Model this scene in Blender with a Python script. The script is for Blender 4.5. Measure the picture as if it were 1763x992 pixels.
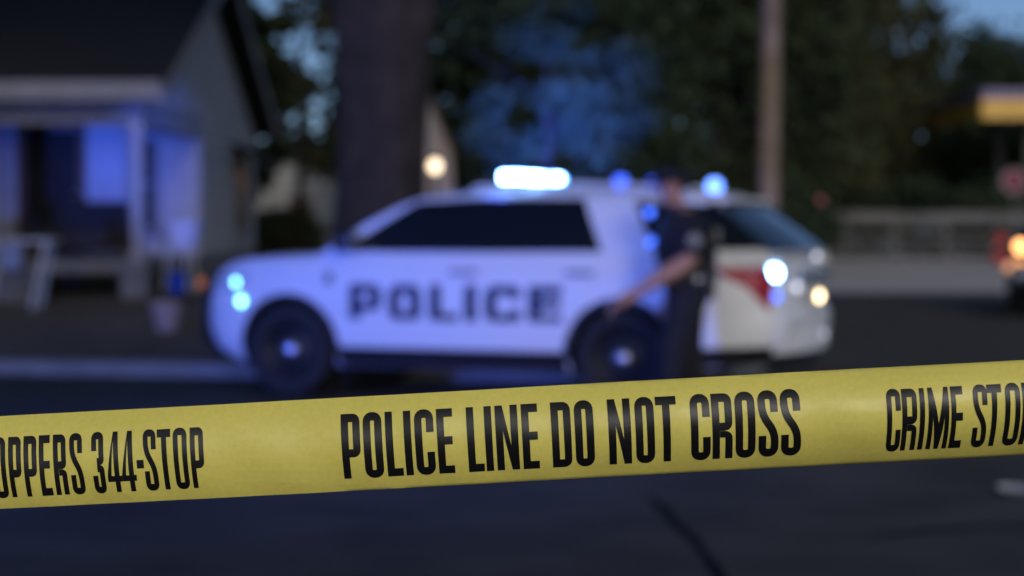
import bpy, bmesh, math, random
from mathutils import Vector, Matrix
R = math.radians
random.seed(7)
scene = bpy.context.scene
for o in list(bpy.data.objects):
    bpy.data.objects.remove(o, do_unlink=True)
COL = scene.collection

# ------------------------------------------------------------------ camera
CAM_H = 1.42
PITCH = R(1.855)
FPX = 3428.0                      # focal length in pixels of a 1763 px wide frame (70 mm on full frame)
cam_d = bpy.data.cameras.new('camera')
cam = bpy.data.objects.new('camera', cam_d)
COL.objects.link(cam)
cam.location = (0, 0, CAM_H)
cam.rotation_euler = (math.pi / 2 - PITCH, 0, 0)
cam_d.sensor_width = 36.0
cam_d.lens = 70.0
cam_d.clip_start = 0.05
cam_d.clip_end = 3000
cam_d.dof.use_dof = True
cam_d.dof.focus_distance = 1.50
cam_d.dof.aperture_fstop = 5.0
cam_d.dof.aperture_blades = 0
scene.camera = cam

# ------------------------------------------------------------------ sky, sun, exposure
SUN_EL, SUN_AZ = 18.0, 172.0      # soft low evening light from behind the camera (degrees; azimuth clockwise from +Y)
world = bpy.data.worlds.new('World')
scene.world = world
world.use_nodes = True
wn = world.node_tree
for n in list(wn.nodes):
    wn.nodes.remove(n)
w_out = wn.nodes.new('ShaderNodeOutputWorld')
w_bg = wn.nodes.new('ShaderNodeBackground')
w_sky = wn.nodes.new('ShaderNodeTexSky')
w_sky.sky_type = 'NISHITA'
w_sky.sun_disc = False
w_sky.sun_elevation = R(SUN_EL)
w_sky.sun_rotation = R(SUN_AZ)
w_sky.air_density = 0.5
w_sky.dust_density = 1.0
w_sky.ozone_density = 3.2
w_bg.inputs['Strength'].default_value = 0.084
wn.links.new(w_sky.outputs['Color'], w_bg.inputs['Color'])
wn.links.new(w_bg.outputs['Background'], w_out.inputs['Surface'])
sun_d = bpy.data.lights.new('sun', 'SUN')
sun_d.energy = 0.96
sun_d.angle = R(16)
sun_d.color = (1.0, 0.93, 0.84)
sun = bpy.data.objects.new('sun', sun_d)
COL.objects.link(sun)
_az, _el = R(SUN_AZ), R(SUN_EL)
_dir = Vector((math.sin(_az) * math.cos(_el), math.cos(_az) * math.cos(_el), math.sin(_el)))
sun.rotation_euler = _dir.to_track_quat('Z', 'Y').to_euler()
scene.view_settings.view_transform = 'Standard'
scene.view_settings.look = 'None'
scene.view_settings.gamma = 1.0
scene.view_settings.use_curve_mapping = False
scene.view_settings.exposure = 0.0
scene.cycles.use_denoising = True
try:
    scene.cycles.denoiser = 'OPENIMAGEDENOISE'
except Exception:
    pass
scene.cycles.max_bounces = 5
scene.cycles.diffuse_bounces = 2
scene.cycles.glossy_bounces = 3
scene.cycles.transmission_bounces = 4
scene.cycles.volume_bounces = 0
scene.cycles.sample_clamp_indirect = 4.0
scene.cycles.caustics_reflective = False
scene.cycles.caustics_refractive = False

# ------------------------------------------------------------------ helpers
def unp(px, py, depth):
    """Point in the place seen at a reference-frame position, at a distance along the view axis."""
    a = (px - 881.5) / FPX * depth
    b = -(py - 496.0) / FPX * depth
    cp, sp = math.cos(PITCH), math.sin(PITCH)
    return Vector((a, depth * cp + b * sp, CAM_H - depth * sp + b * cp))

def proj(p):
    d = Vector(p) - Vector((0, 0, CAM_H))
    cp, sp = math.cos(PITCH), math.sin(PITCH)
    depth = d.y * cp - d.z * sp
    up = d.y * sp + d.z * cp
    return 881.5 + FPX * d.x / depth, 496.0 - FPX * up / depth

MATS = {}
def mat(name, c, c2=None, scale=6.0, rough=0.6, metal=0.0, bump=0.0, bscale=None, spec=0.5, emit=None, estr=0.0,
        coat=0.0, trans=0.0, detail=5.0):
    if name in MATS:
        return MATS[name]
    m = bpy.data.materials.new(name)
    m.use_nodes = True
    nt = m.node_tree
    b = nt.nodes['Principled BSDF']
    b.inputs['Base Color'].default_value = (*c, 1)
    b.inputs['Roughness'].default_value = rough
    b.inputs['Metallic'].default_value = metal
    b.inputs['Specular IOR Level'].default_value = spec
    b.inputs['Coat Weight'].default_value = coat
    b.inputs['Transmission Weight'].default_value = trans
    tc = nt.nodes.new('ShaderNodeTexCoord')
    if c2 is not None:
        nz = nt.nodes.new('ShaderNodeTexNoise')
        nz.inputs['Scale'].default_value = scale
        nz.inputs['Detail'].default_value = detail
        nt.links.new(tc.outputs['Object'], nz.inputs['Vector'])
        cr = nt.nodes.new('ShaderNodeValToRGB')
        cr.color_ramp.elements[0].position = 0.32
        cr.color_ramp.elements[0].color = (*c, 1)
        cr.color_ramp.elements[1].position = 0.68
        cr.color_ramp.elements[1].color = (*c2, 1)
        nt.links.new(nz.outputs['Fac'], cr.inputs['Fac'])
        nt.links.new(cr.outputs['Color'], b.inputs['Base Color'])
    if bump > 0:
        n2 = nt.nodes.new('ShaderNodeTexNoise')
        n2.inputs['Scale'].default_value = bscale or scale * 4
        n2.inputs['Detail'].default_value = 4
        nt.links.new(tc.outputs['Object'], n2.inputs['Vector'])
        bp = nt.nodes.new('ShaderNodeBump')
        bp.inputs['Strength'].default_value = bump
        bp.inputs['Distance'].default_value = 0.02
        nt.links.new(n2.outputs['Fac'], bp.inputs['Height'])
        nt.links.new(bp.outputs['Normal'], b.inputs['Normal'])
    if emit is not None:
        b.inputs['Emission Color'].default_value = (*emit, 1)
        b.inputs['Emission Strength'].default_value = estr
    MATS[name] = m
    return m

def mobj(name, verts, faces, m, parent=None, smooth=False):
    me = bpy.data.meshes.new(name)
    me.from_pydata([tuple(v) for v in verts], [], faces)
    me.update()
    return mlink(name, me, m, parent, smooth)

def mlink(name, me, m, parent=None, smooth=False):
    o = bpy.data.objects.new(name, me)
    COL.objects.link(o)
    if m is not None:
        me.materials.clear()
        for k in (m if isinstance(m, (list, tuple)) else [m]):
            me.materials.append(k)
    if smooth:
        me.polygons.foreach_set('use_smooth', [True] * len(me.polygons))
        me.set_sharp_from_angle(angle=R(48))
    if parent is not None:
        o.parent = parent
    return o

def empty(name, loc=(0, 0, 0), rz=0.0):
    o = bpy.data.objects.new(name, None)
    o.empty_display_size = 0.2
    COL.objects.link(o)
    o.location = loc
    o.rotation_euler = (0, 0, rz)
    return o

def tag(o, label=None, cat=None, group=None, kind=None):
    if label: o['label'] = label
    if cat: o['category'] = cat
    if group: o['group'] = group
    if kind: o['kind'] = kind
    return o

class MB:
    """collects simple shapes into one mesh"""
    def __init__(s):
        s.v, s.f = [], []
    def add(s, vs, fs):
        k = len(s.v)
        s.v += [tuple(p) for p in vs]
        s.f += [tuple(i + k for i in f) for f in fs]
        return s
    def box(s, c, d, rz=0.0, M=None):
        hx, hy, hz = d[0] / 2, d[1] / 2, d[2] / 2
        pts = []
        for z in (-hz, hz):
            for x, y in ((-hx, -hy), (hx, -hy), (hx, hy), (-hx, hy)):
                p = Vector((x, y, z))
                if rz: p = Matrix.Rotation(rz, 3, 'Z') @ p
                if M is not None: p = M @ p
                pts.append(p + Vector(c))
        return s.add(pts, [(3, 2, 1, 0), (4, 5, 6, 7), (0, 1, 5, 4), (1, 2, 6, 5), (2, 3, 7, 6), (3, 0, 4, 7)])
    def tube(s, pts, radii, n=10, cap=True):
        pts = [Vector(p) for p in pts]
        if not isinstance(radii, (list, tuple)): radii = [radii] * len(pts)
        rings = []
        for i, p in enumerate(pts):
            t = (pts[min(i + 1, len(pts) - 1)] - pts[max(i - 1, 0)])
            if t.length < 1e-9: t = Vector((0, 0, 1))
            t.normalize()
            a = t.orthogonal() if abs(t.z) > 0.95 or abs(t.x) > .95 else t.cross(Vector((0, 0, 1)))
            a.normalize()
            b = t.cross(a)
            rings.append([p + radii[i] * (math.cos(2 * math.pi * k / n) * a + math.sin(2 * math.pi * k / n) * b) for k in range(n)])
        vs = [q for r in rings for q in r]
        fs = []
        for i in range(len(pts) - 1):
            for k in range(n):
                fs.append((i * n + k, i * n + (k + 1) % n, (i + 1) * n + (k + 1) % n, (i + 1) * n + k))
        if cap:
            fs.append(tuple(reversed(range(n))))
            fs.append(tuple(range((len(pts) - 1) * n, len(pts) * n)))
        return s.add(vs, fs)
    def lathe(s, prof, c=(0, 0, 0), axis='Y', n=28):
        vs, fs = [], []
        for (r, h) in prof:
            for k in range(n):
                a = 2 * math.pi * k / n
                q = (r * math.cos(a), h, r * math.sin(a)) if axis == 'Y' else ((r * math.cos(a), r * math.sin(a), h) if axis == 'Z' else (h, r * math.cos(a), r * math.sin(a)))
                vs.append((q[0] + c[0], q[1] + c[1], q[2] + c[2]))
        for i in range(len(prof) - 1):
            for k in range(n):
                fs.append((i * n + k, i * n + (k + 1) % n, (i + 1) * n + (k + 1) % n, (i + 1) * n + k))
        return s.add(vs, fs)
    def ball(s, c, r, n=12, m=8):
        if not isinstance(r, (tuple, list)): r = (r, r, r)
        vs = [(c[0], c[1], c[2] - r[2])]
        for j in range(1, m):
            t = math.pi * j / m
            for k in range(n):
                a = 2 * math.pi * k / n
                vs.append((c[0] + r[0] * math.sin(t) * math.cos(a), c[1] + r[1] * math.sin(t) * math.sin(a), c[2] - r[2] * math.cos(t)))
        vs.append((c[0], c[1], c[2] + r[2]))
        fs = [(0, 1 + (k + 1) % n, 1 + k) for k in range(n)]
        for j in range(m - 2):
            for k in range(n):
                fs.append((1 + j * n + k, 1 + j * n + (k + 1) % n, 1 + (j + 1) * n + (k + 1) % n, 1 + (j + 1) * n + k))
        e = len(vs) - 1
        fs += [(e, 1 + (m - 2) * n + k, 1 + (m - 2) * n + (k + 1) % n) for k in range(n)]
        return s.add(vs, fs)
    def build(s, name, m, parent=None, smooth=False, bevel=0.0):
        o = mobj(name, s.v, s.f, m, parent, smooth)
        if bevel:
            bm = bmesh.new(); bm.from_mesh(o.data)
            bmesh.ops.bevel(bm, geom=bm.edges[:], offset=bevel, segments=2, affect='EDGES', profile=0.5)
            bm.to_mesh(o.data); bm.free()
        return o

def interp(tab, x):
    if x <= tab[0][0]: return tab[0][1]
    for (a, fa), (b, fb) in zip(tab, tab[1:]):
        if x <= b:
            t = (x - a) / (b - a)
            return fa + (fb - fa) * t
    return tab[-1][1]

def sstep(t):
    t = max(0.0, min(1.0, t))
    return t * t * (3 - 2 * t)

def copy_tree(o, parent=None):
    c = o.copy()
    COL.objects.link(c)
    c.parent = parent
    for ch in o.children:
        copy_tree(ch, c)
    return c

# ------------------------------------------------------------------ lettering: glyphs as stroked outlines
def round_path(pts, rad, closed=False, seg=5):
    """pts with corners rounded by radius rad"""
    out = []
    n = len(pts)
    for i in range(n):
        p = Vector(pts[i])
        if not closed and i in (0, n - 1):
            out.append(p); continue
        a = Vector(pts[i - 1]); b = Vector(pts[(i + 1) % n])
        da, db = (a - p), (b - p)
        r = min(rad, da.length * 0.499, db.length * 0.499)
        s, e = p + da.normalized() * r, p + db.normalized() * r
        for k in range(seg + 1):
            t = k / seg
            out.append((1 - t) ** 2 * s + 2 * t * (1 - t) * p + t * t * e)
    res = [out[0]]
    for q in out[1:]:
        if (q - res[-1]).length > 1e-5: res.append(q)
    if closed and (res[0] - res[-1]).length < 1e-5: res.pop()
    return res

def stroke(pts, tv, th, closed=False):
    """quad strip round a centre line; thickness tv where it runs upright, th where it runs level"""
    n = len(pts)
    L, Rr = [], []
    for i, p in enumerate(pts):
        a = pts[i - 1] if (closed or i > 0) else p
        b = pts[(i + 1) % n] if (closed or i < n - 1) else p
        t = (b - a).normalized()
        nn = Vector((-t.y, t.x))
        L.append(p + Vector((nn.x * tv / 2, nn.y * th / 2)))
        Rr.append(p - Vector((nn.x * tv / 2, nn.y * th / 2)))
    vs = L + Rr
    fs = [(i, i + 1, n + i + 1, n + i) for i in range(n - 1)]
    if closed: fs.append((n - 1, 0, n, 2 * n - 1))
    return vs, fs

def glyph(ch, w, tv, th, rad):
    """one letter, cap height 1, width w: list of (verts2d, faces)"""
    V = lambda *p: [Vector(q) for q in p]
    def rect(x0, y0, x1, y1): return V((x0, y0), (x1, y0), (x1, y1), (x0, y1)), [(0, 1, 2, 3)]
    def poly(*p): return V(*p), [tuple(range(len(p)))]
    l, r, b, t = tv / 2, w - tv / 2, th / 2, 1 - th / 2
    if ch == 'I': return [rect(0, 0, tv, 1)]
    if ch == '-': return [rect(0, .38, w, .52)]
    if ch == 'L': return [rect(0, 0, tv, 1), rect(tv, 0, w, th)]
    if ch == 'E': return [rect(0, 0, tv, 1), rect(tv, 0, w, th), rect(tv, 1 - th, w, 1), rect(tv, .5 - th * .35, w * .96, .5 + th * .65)]
    if ch == 'T': return [rect(0, 1 - th, w, 1), rect(w / 2 - tv / 2, 0, w / 2 + tv / 2, 1 - th)]
    if ch == 'O': return [stroke(round_path([(l, b), (l, t), (r, t), (r, b)], rad, True), tv, th, True)]
    if ch == 'C': return [stroke(round_path([(r, .66), (r, t), (l, t), (l, b), (r, b), (r, .36)], rad), tv, th)]
    if ch == 'D': return [rect(0, 0, tv, 1), stroke(round_path([(tv, t), (r, t), (r, b), (tv, b)], rad), tv, th)]
    if ch == 'P': return [rect(0, 0, tv, 1), stroke(round_path([(tv, t), (r, t), (r, .40), (tv, .40)], rad), tv, th)]
    if ch == 'R':
        return [rect(0, 0, tv, 1), stroke(round_path([(tv, t), (r, t), (r, .5), (tv, .5)], rad), tv, th),
                stroke(round_path([(tv + .004, .5 - th * .93), (r, .5 - th * .93), (r, 0)], rad * .8), tv, th * .8)]
    if ch == 'N': return [rect(0, 0, tv, 1), rect(w - tv, 0, w, 1), poly((tv, 1), (tv, .62), (w - tv, 0), (w - tv, .38))]
    if ch == 'M':
        k = tv * .9
        return [rect(0, 0, k, 1), rect(w - k, 0, w, 1), poly((k, 1), (k, .55), (w / 2 - k * .45, 0), (w / 2, 0), (w / 2, .42)),
                poly((w / 2, .42), (w / 2, 0), (w / 2 + k * .45, 0), (w - k, .55), (w - k, 1))]
    if ch == 'S':
        return [stroke(round_path([(r, .68), (r, t), (l, t), (l, .64), (r, .38), (r, b), (l, b), (l, .33)], rad), tv, th)]
    if ch == '3':
        return [stroke(round_path([(l, .70), (l, t), (r, t), (r, .53), (w * .42, .53)], rad), tv, th),
                stroke(round_path([(w * .42, .53 - th), (r, .53 - th), (r, b), (l, b), (l, .30)], rad), tv, th)]
    if ch == '4':
        return [rect(w - tv * 1.5, 0, w - tv * .5, .18), rect(0, .18, w, .18 + th * .85),
                poly((w - tv * 1.5, .18 + th * .85), (w - tv * .5, .18 + th * .85), (w - tv * .5, 1), (w - tv * 1.5, 1)),
                poly((0, .18 + th * .85), (tv * .8, .18 + th * .85), (w - tv * 1.5, .86), (w - tv * 1.5, 1))]
    return []

def letter_obj(name, ch, w, tv, th, rad, mapf, m, parent, fine=0.06, thick=None):
    """glyph -> mesh through mapf(x, y) (x 0..w, y 0..1)"""
    bm = bmesh.new()
    for vs, fs in glyph(ch, w, tv, th, rad):
        bv = [bm.verts.new((q.x, q.y, 0)) for q in vs]
        for f in fs:
            try: bm.faces.new([bv[i] for i in f])
            except ValueError: pass
    # cut level lines so the letter can follow a curved carrier
    y = fine
    while y < 1.0:
        bmesh.ops.bisect_plane(bm, geom=bm.verts[:] + bm.edges[:] + bm.faces[:], plane_co=(0, y, 0), plane_no=(0, 1, 0))
        y += fine
    for v in bm.verts:
        v.co = mapf(v.co.x, v.co.y)
    bmesh.ops.recalc_face_normals(bm, faces=bm.faces[:])
    me = bpy.data.meshes.new(name)
    bm.to_mesh(me); bm.free()
    return mlink(name, me, m, parent)

# ------------------------------------------------------------------ materials
M = dict(
    asphalt=mat('asphalt', (.050, .046, .042), (.098, .090, .082), 1.3, rough=.92, bump=.5, bscale=45, spec=.25, detail=9),
    ground=mat('dry_ground', (.070, .055, .040), (.110, .088, .062), .8, rough=.95),
    lawn=mat('worn_lawn', (.12, .092, .062), (.22, .17, .125), .9, rough=.95, bump=.5, bscale=14),
    concrete=mat('old_concrete', (.54, .485, .43), (.62, .565, .505), .6, rough=.9, bump=.2, bscale=12),
    kerb=mat('kerb_concrete', (.20, .195, .19), (.28, .275, .265), 3, rough=.85, bump=.3, bscale=20),
    white=mat('white_car_paint', (.78, .78, .80), rough=.45, coat=.0),
    blackpl=mat('black_plastic', (.012, .012, .014), rough=.55),
    blackpaint=mat('black_car_paint', (.008, .008, .010), rough=.22, coat=.6),
    tyre=mat('tyre_rubber', (.014, .014, .015), rough=.8),
    rim=mat('black_steel_rim', (.014, .014, .016), rough=.5),
    chrome=mat('chrome', (.55, .55, .58), rough=.34, metal=1.0),
    glass=mat('tinted_glass', (.006, .008, .012), rough=.08, spec=.38),
    lamp=mat('clear_lamp', (.55, .57, .62), rough=.12, spec=.8),
    redlens=mat('red_lens', (.10, .002, .012), rough=.35, spec=.3, emit=(1, .01, .07), estr=.11),
    amber=mat('amber_lens', (.75, .20, .02), rough=.2, emit=(1, .22, .04), estr=.35),
    navy=mat('navy_lettering', (.010, .012, .045), rough=.5),
    grey=mat('grey_plastic', (.16, .16, .17), rough=.5),
    bluelens=mat('blue_lens', (.03, .06, .5), rough=.15, spec=.8),
)
BLUE = (.10, .26, 1.0)
M['blue_hot'] = mat('blue_strobe_bright', (.1, .2, .8), emit=(.22, .48, 1.0), estr=45)
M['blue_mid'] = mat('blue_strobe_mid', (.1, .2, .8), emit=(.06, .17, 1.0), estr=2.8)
M['blue_dim'] = mat('blue_strobe_dim', (.1, .2, .8), emit=(.05, .13, 1.0), estr=1.6)
M['cyan_hot'] = mat('cyan_strobe', (.3, .6, .8), emit=(.22, .75, 1.0), estr=9)
M['warm_lamp'] = mat('warm_lamp', (.8, .7, .5), emit=(1, .80, .50), estr=7)


# ================================================================== THE SETTING
KX, KR = 0.5, 2.0                # where the corner starts to turn, and its radius
def kerb_y(x):
    base = 18.0 - 0.2 * (min(x, KX) + 1.2)
    if x > KX:
        q = min(x - KX, KR - .0001)
        base += -0.2 * q * (1 - q / KR) + KR - math.sqrt(KR * KR - q * q)
    return base

def lawn_z(x, y):
    d = max(0.0, min(y - kerb_y(x), (KX + KR - x)))
    return 0.13 + 0.36 * sstep(d / 6.0) + 0.02 * math.sin(x * 1.7) * math.cos(y * 1.3) * sstep(d)

S = 700
tag(mobj('ground', [(-S, -S, -.012), (S, -S, -.012), (S, S + 600, -.012), (-S, S + 600, -.012)], [(0, 1, 2, 3)], M['ground']),
    kind='structure')
# road: a large sheet of asphalt that runs on past the corner
rx = [-60, -40, -25] + [-20 + i for i in range(60)] + [45, 70]
ry = [-30, -10] + [i * 1.5 for i in range(0, 33)]
rv, rf = [], []
for yy in ry:
    for xx in rx:
        rv.append((xx, yy, 0.006 * math.sin(xx * .9 + yy * .4) * math.sin(yy * .7) * (1 if yy > 2 else 0)))
nx = len(rx)
for j in range(len(ry) - 1):
    for i in range(nx - 1):
        rf.append((j * nx + i, j * nx + i + 1, (j + 1) * nx + i + 1, (j + 1) * nx + i))
road = tag(mobj('road', rv, rf, M['asphalt'], smooth=True), kind='structure')
# a dark tar-sealed crack wandering across the road close by
def ribbon(name, pts, w, z, m, parent=None):
    vs, fs = [], []
    for i, p in enumerate(pts):
        p = Vector(p)
        t = Vector(pts[min(i + 1, len(pts) - 1)]) - Vector(pts[max(i - 1, 0)])
        nn = Vector((-t.y, t.x)).normalized()
        ww = w * (0.6 + 0.8 * abs(math.sin(i * 1.9)))
        vs += [(p.x + nn.x * ww, p.y + nn.y * ww, z), (p.x - nn.x * ww, p.y - nn.y * ww, z)]
    for i in range(len(pts) - 1):
        fs.append((2 * i, 2 * i + 1, 2 * i + 3, 2 * i + 2))
    return mobj(name, vs, fs, m, parent)
tar = mat('tar', (.007, .007, .008), rough=.95, spec=.1)
crack_pts = []
for i, (px, py) in enumerate([(1120, 862), (1145, 880), (1160, 895), (1172, 915), (1200, 935), (1212, 950), (1230, 985), (1260, 1030), (1255, 1080)]):
    d = CAM_H * FPX / (py - 385.0)
    crack_pts.append(((px - 881.5) / FPX * d + .01 * math.sin(i * 2.3), d))
ribbon('tar_seam', crack_pts, .019, .013, tar, road)
ribbon('tar_seam', [(1.6 + .3 * i, 8.9 + .12 * i + .1 * math.sin(i)) for i in range(12)], .022, .013, tar, road)
# light worn patches where the gutter is paved in concrete
gut = []
gxs = [-40 + i * 1.0 for i in range(41)] + [.5]
gv, gf = [], []
for x in gxs:
    gv += [(x, kerb_y(x) - .52, .011), (x, kerb_y(x) - .06, .011)]
for i in range(len(gxs) - 1):
    gf.append((2 * i, 2 * i + 2, 2 * i + 3, 2 * i + 1))
tag(mobj('gutter', gv, gf, mat('gutter_concrete', (.075, .075, .076), (.11, .11, .11), 2, rough=.9)), kind='structure')
# far concrete apron
fx = [2.7, 8, 14, 20, 30, 45, 70]
av, af = [], []
for y in (40, 46, 55, 70, 85, 100, 118):
    for x in fx:
        av.append((x if y > 42 else x, y + (.6 * math.sin(x) if y == 40 else 0), .016))
for j in range(6):
    for i in range(6):
        af.append((j * 7 + i, j * 7 + i + 1, j * 7 + i + 8, j * 7 + i + 7))
tag(mobj('concrete_apron', av, af, M['concrete']), kind='structure')

# lawn of the corner plot
lxs = [-60, -45, -35, -28, -22, -18] + [-15 + .5 * i for i in range(32)] + [.9, 1.3, 1.6, 1.9, 2.1, 2.25, 2.35, 2.42, 2.47, 2.499]
lts = [0, .15, .4, .8, 1.3, 2, 2.8, 3.7, 4.7, 6, 7.5, 9.5, 12, 16, 22, 35, 60, 95]
lv, lf = [], []
for x in lxs:
    for t in lts:
        y = kerb_y(x) + .15 + t
        lv.append((x, y, lawn_z(x, y)))
k = len(lts)
for i in range(len(lxs) - 1):
    for j in range(k - 1):
        lf.append((i * k + j, (i + 1) * k + j, (i + 1) * k + j + 1, i * k + j + 1))
tag(mobj('lawn', lv, lf, M['lawn'], smooth=True), kind='structure')
# grass tufts near the kerb
gm = mat('dry_grass', (.045, .048, .018), (.10, .085, .045), 3, rough=.9)
rg = random.Random(3)
gb = MB()
for i in range(5200):
    x = rg.uniform(-7.5, 2.2)
    y = kerb_y(x) + .2 + rg.random() ** 1.5 * 9
    if rg.random() < .35 + .3 * math.sin(x * 1.9 + y): continue
    z = lawn_z(x, y) - .01
    h, w, a = rg.uniform(.03, .10), rg.uniform(.006, .014), rg.uniform(0, 6.28)
    dx, dy = math.cos(a) * w, math.sin(a) * w
    lx, ly = rg.uniform(-.04, .04), rg.uniform(-.04, .04)
    gb.add([(x - dx, y - dy, z), (x + dx, y + dy, z), (x + lx, y + ly, z + h)], [(0, 1, 2)])
tag(gb.build('grass', gm), 'short patchy dry grass on the corner plot', 'grass', kind='stuff')

# kerb stones
kerb = tag(empty('kerb', (0, 0, 0)), kind='structure')
def kerb_pt(s):          # walk along the kerb by x, then up the side street
    if s <= 2.49: return Vector((s, kerb_y(s), 0))
    return Vector((2.5, kerb_y(2.49) + (s - 2.49), 0))
ss = [-16 + 1.5 * i for i in range(12)] + [1.2, 1.7, 2.1, 2.35, 2.49, 4, 5.5, 7, 9, 11, 13, 15, 17, 19]
for a, b in zip(ss, ss[1:]):
    A, B = kerb_pt(a), kerb_pt(b)
    t = (B - A).normalized(); n = Vector((-t.y, t.x, 0))
    A, B = A + t * .006, B - t * .006
    zt = .135 + .006 * math.sin(a * 7)
    vs = []
    for P in (A, B):
        vs += [P - n * .02 + Vector((0, 0, -.06)), P + Vector((0, 0, zt - .03)), P + n * .03 + Vector((0, 0, zt)), P + n * .155 + Vector((0, 0, zt)), P + n * .155 + Vector((0, 0, -.06))]
    mobj('kerb_stone', vs, [(0, 1, 6, 5), (1, 2, 7, 6), (2, 3, 8, 7), (3, 4, 9, 8), (4, 0, 5, 9), (4, 3, 2, 1, 0), (5, 6, 7, 8, 9)], M['kerb'], kerb)

# ------------------------------------------------------------------ trees
bark = mat('bark', (.020, .015, .013), (.050, .037, .031), 3, rough=.95, bump=.9, bscale=9)
leafA = mat('leaf_dark', (.028, .040, .018), (.048, .062, .028), 1.2, rough=.75, spec=.12)
leafB = mat('leaf_olive', (.036, .042, .018), (.070, .068, .032), 1.2, rough=.75, spec=.12)
leafC = mat('leaf_deep', (.022, .038, .020), (.042, .060, .030), 1.2, rough=.75, spec=.12)

def leaf_cloud(rng, blobs, n, size, m, parent, name='crown'):
    """blobs: (centre, radii, weight). leaves: bent diamond faces scattered in shells of many little clumps"""
    mb = MB()
    tot = sum(b[2] for b in blobs)
    for (c, r, wgt) in blobs:
        k = int(n * wgt / tot)
        nc = max(3, k // 45)
        clumps = []
        for _ in range(nc):
            while True:
                p = Vector((rng.uniform(-1, 1), rng.uniform(-1, 1), rng.uniform(-1, 1)))
                if .25 < p.length < 1: break
            p = p.normalized() * (p.length ** .5)
            clumps.append(Vector((c[0] + p.x * r[0], c[1] + p.y * r[1], c[2] + p.z * r[2])))
        cr = .30 * min(r)
        for i in range(k):
            q = clumps[i % nc] + Vector((rng.gauss(0, cr * .62), rng.gauss(0, cr * .62), rng.gauss(0, cr * .45)))
            s = size * rng.uniform(.6, 1.3)
            a = Vector((rng.gauss(0, 1), rng.gauss(0, 1), rng.gauss(0, .6))).normalized()
            b = a.orthogonal().normalized()
            b = (Matrix.Rotation(rng.uniform(0, 6.28), 3, a) @ b)
            mb.add([q - a * s * .5, q + b * s * .26, q + a * s * .5 + Vector((0, 0, -s * .12)), q - b * s * .26], [(0, 1, 2, 3)])
    return mb.build(name, m, parent)

def tree(name, label, loc, h, tr, blobs, n, size, lm, seed, group=None, limbs=5, fork=.35, cat='tree', lean=(0, 0)):
    rng = random.Random(seed)
    root = tag(empty(name, loc), label, cat, group)
    t = MB()
    top = Vector((lean[0], lean[1], h * .8))
    pts, rad = [], []
    for i in range(9):
        f = i / 8
        pts.append(Vector((top.x * f ** 1.5 + rng.uniform(-.05, .05) * h * .05, top.y * f ** 1.5 + rng.uniform(-.05, .05) * h * .05, top.z * f)))
        rad.append(tr * (1.0 - .80 * f) * (1.45 if i == 0 else 1.1 if i == 1 else 1))
    pts[0].x = pts[0].y = 0
    pts[0].z = -.15
    t.tube(pts, rad, 14)
    tk = t.build('trunk', bark, root, True)
    for i in range(limbs):
        f = fork + (.85 - fork) * i / max(1, limbs - 1)
        p0 = top * f; p0 = Vector((top.x * f ** 1.5, top.y * f ** 1.5, top.z * f))
        a = i * 2.4 + rng.uniform(-.4, .4)
        ln = h * rng.uniform(.26, .38)
        mid = p0 + Vector((math.cos(a) * ln * .5, math.sin(a) * ln * .5, ln * .3))
        end = p0 + Vector((math.cos(a) * ln, math.sin(a) * ln, ln * .62))
        r0 = tr * (1 - .8 * f) * .62
        MB().tube([p0, mid, end], [r0, r0 * .6, r0 * .18], 8).build('limb', bark, root, True)
    leaf_cloud(rng, blobs, n, size, lm, root)
    return root

# the big oak behind the patrol car
ox, oy = -1.50, 22.0
oak = tag(empty('oak_tree', (ox, oy, lawn_z(ox, oy))), 'huge dark oak trunk rising behind the patrol car hood', 'tree')
t = MB()
prof = [(-.2, .80), (.25, .62), (.8, .52), (1.6, .47), (2.4, .47), (3.2, .52), (3.9, .60), (4.6, .66)]
nseg = 30
vs, fs = [], []
for (z, r) in prof:
    for k in range(nseg):
        a = 2 * math.pi * k / nseg
        rr = r * (1 + .07 * math.sin(5 * a + z) + .04 * math.sin(9 * a - 2 * z))
        sx = 1 + (.18 if z > 3 else 0) * (z - 3)
        vs.append((rr * math.cos(a) * sx + .03 * z, rr * math.sin(a), z))
for i in range(len(prof) - 1):
    for k in range(nseg):
        fs.append((i * nseg + k, i * nseg + (k + 1) % nseg, (i + 1) * nseg + (k + 1) % nseg, (i + 1) * nseg + k))
fs.append(tuple(range((len(prof) - 1) * nseg, len(prof) * nseg)))
mobj('trunk', vs, fs, bark, oak, True)
rngo = random.Random(11)
for i, (a, ln, r0, dz) in enumerate([(2.9, 6.5, .40, 4.5), (.25, 6.0, .42, 5.0), (1.5, 5.5, .33, 5.5), (-1.6, 5.0, .33, 4.2), (3.9, 5.0, .25, 6.5), (-.7, 5.5, .26, 6.0)]):
    p0 = Vector((.15 + .25 * math.cos(a), .2 * math.sin(a), 4.3))
    pts = [p0 + Vector((math.cos(a) * ln * f, math.sin(a) * ln * f, dz * f ** .8)) for f in (0, .25, .5, .75, 1)]
    MB().tube(pts, [r0, r0 * .8, r0 * .55, r0 * .35, r0 * .12], 10).build('limb', bark, oak, True)
leaf_cloud(rngo, [((0, 0, 10.5), (6.5, 6, 3.6), 5), ((-4.5, .5, 8.6), (3.2, 3.4, 1.6), 1.4), ((4.6, 0, 8.9), (3.4, 3.4, 1.7), 1.5), ((0, -4.5, 8.2), (5.2, 3.2, 1.8), 2.6), ((-5.5, -3.5, 8.2), (3.4, 3, 1.6), 1.5)],
           20000, .28, leafA, oak)

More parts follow.
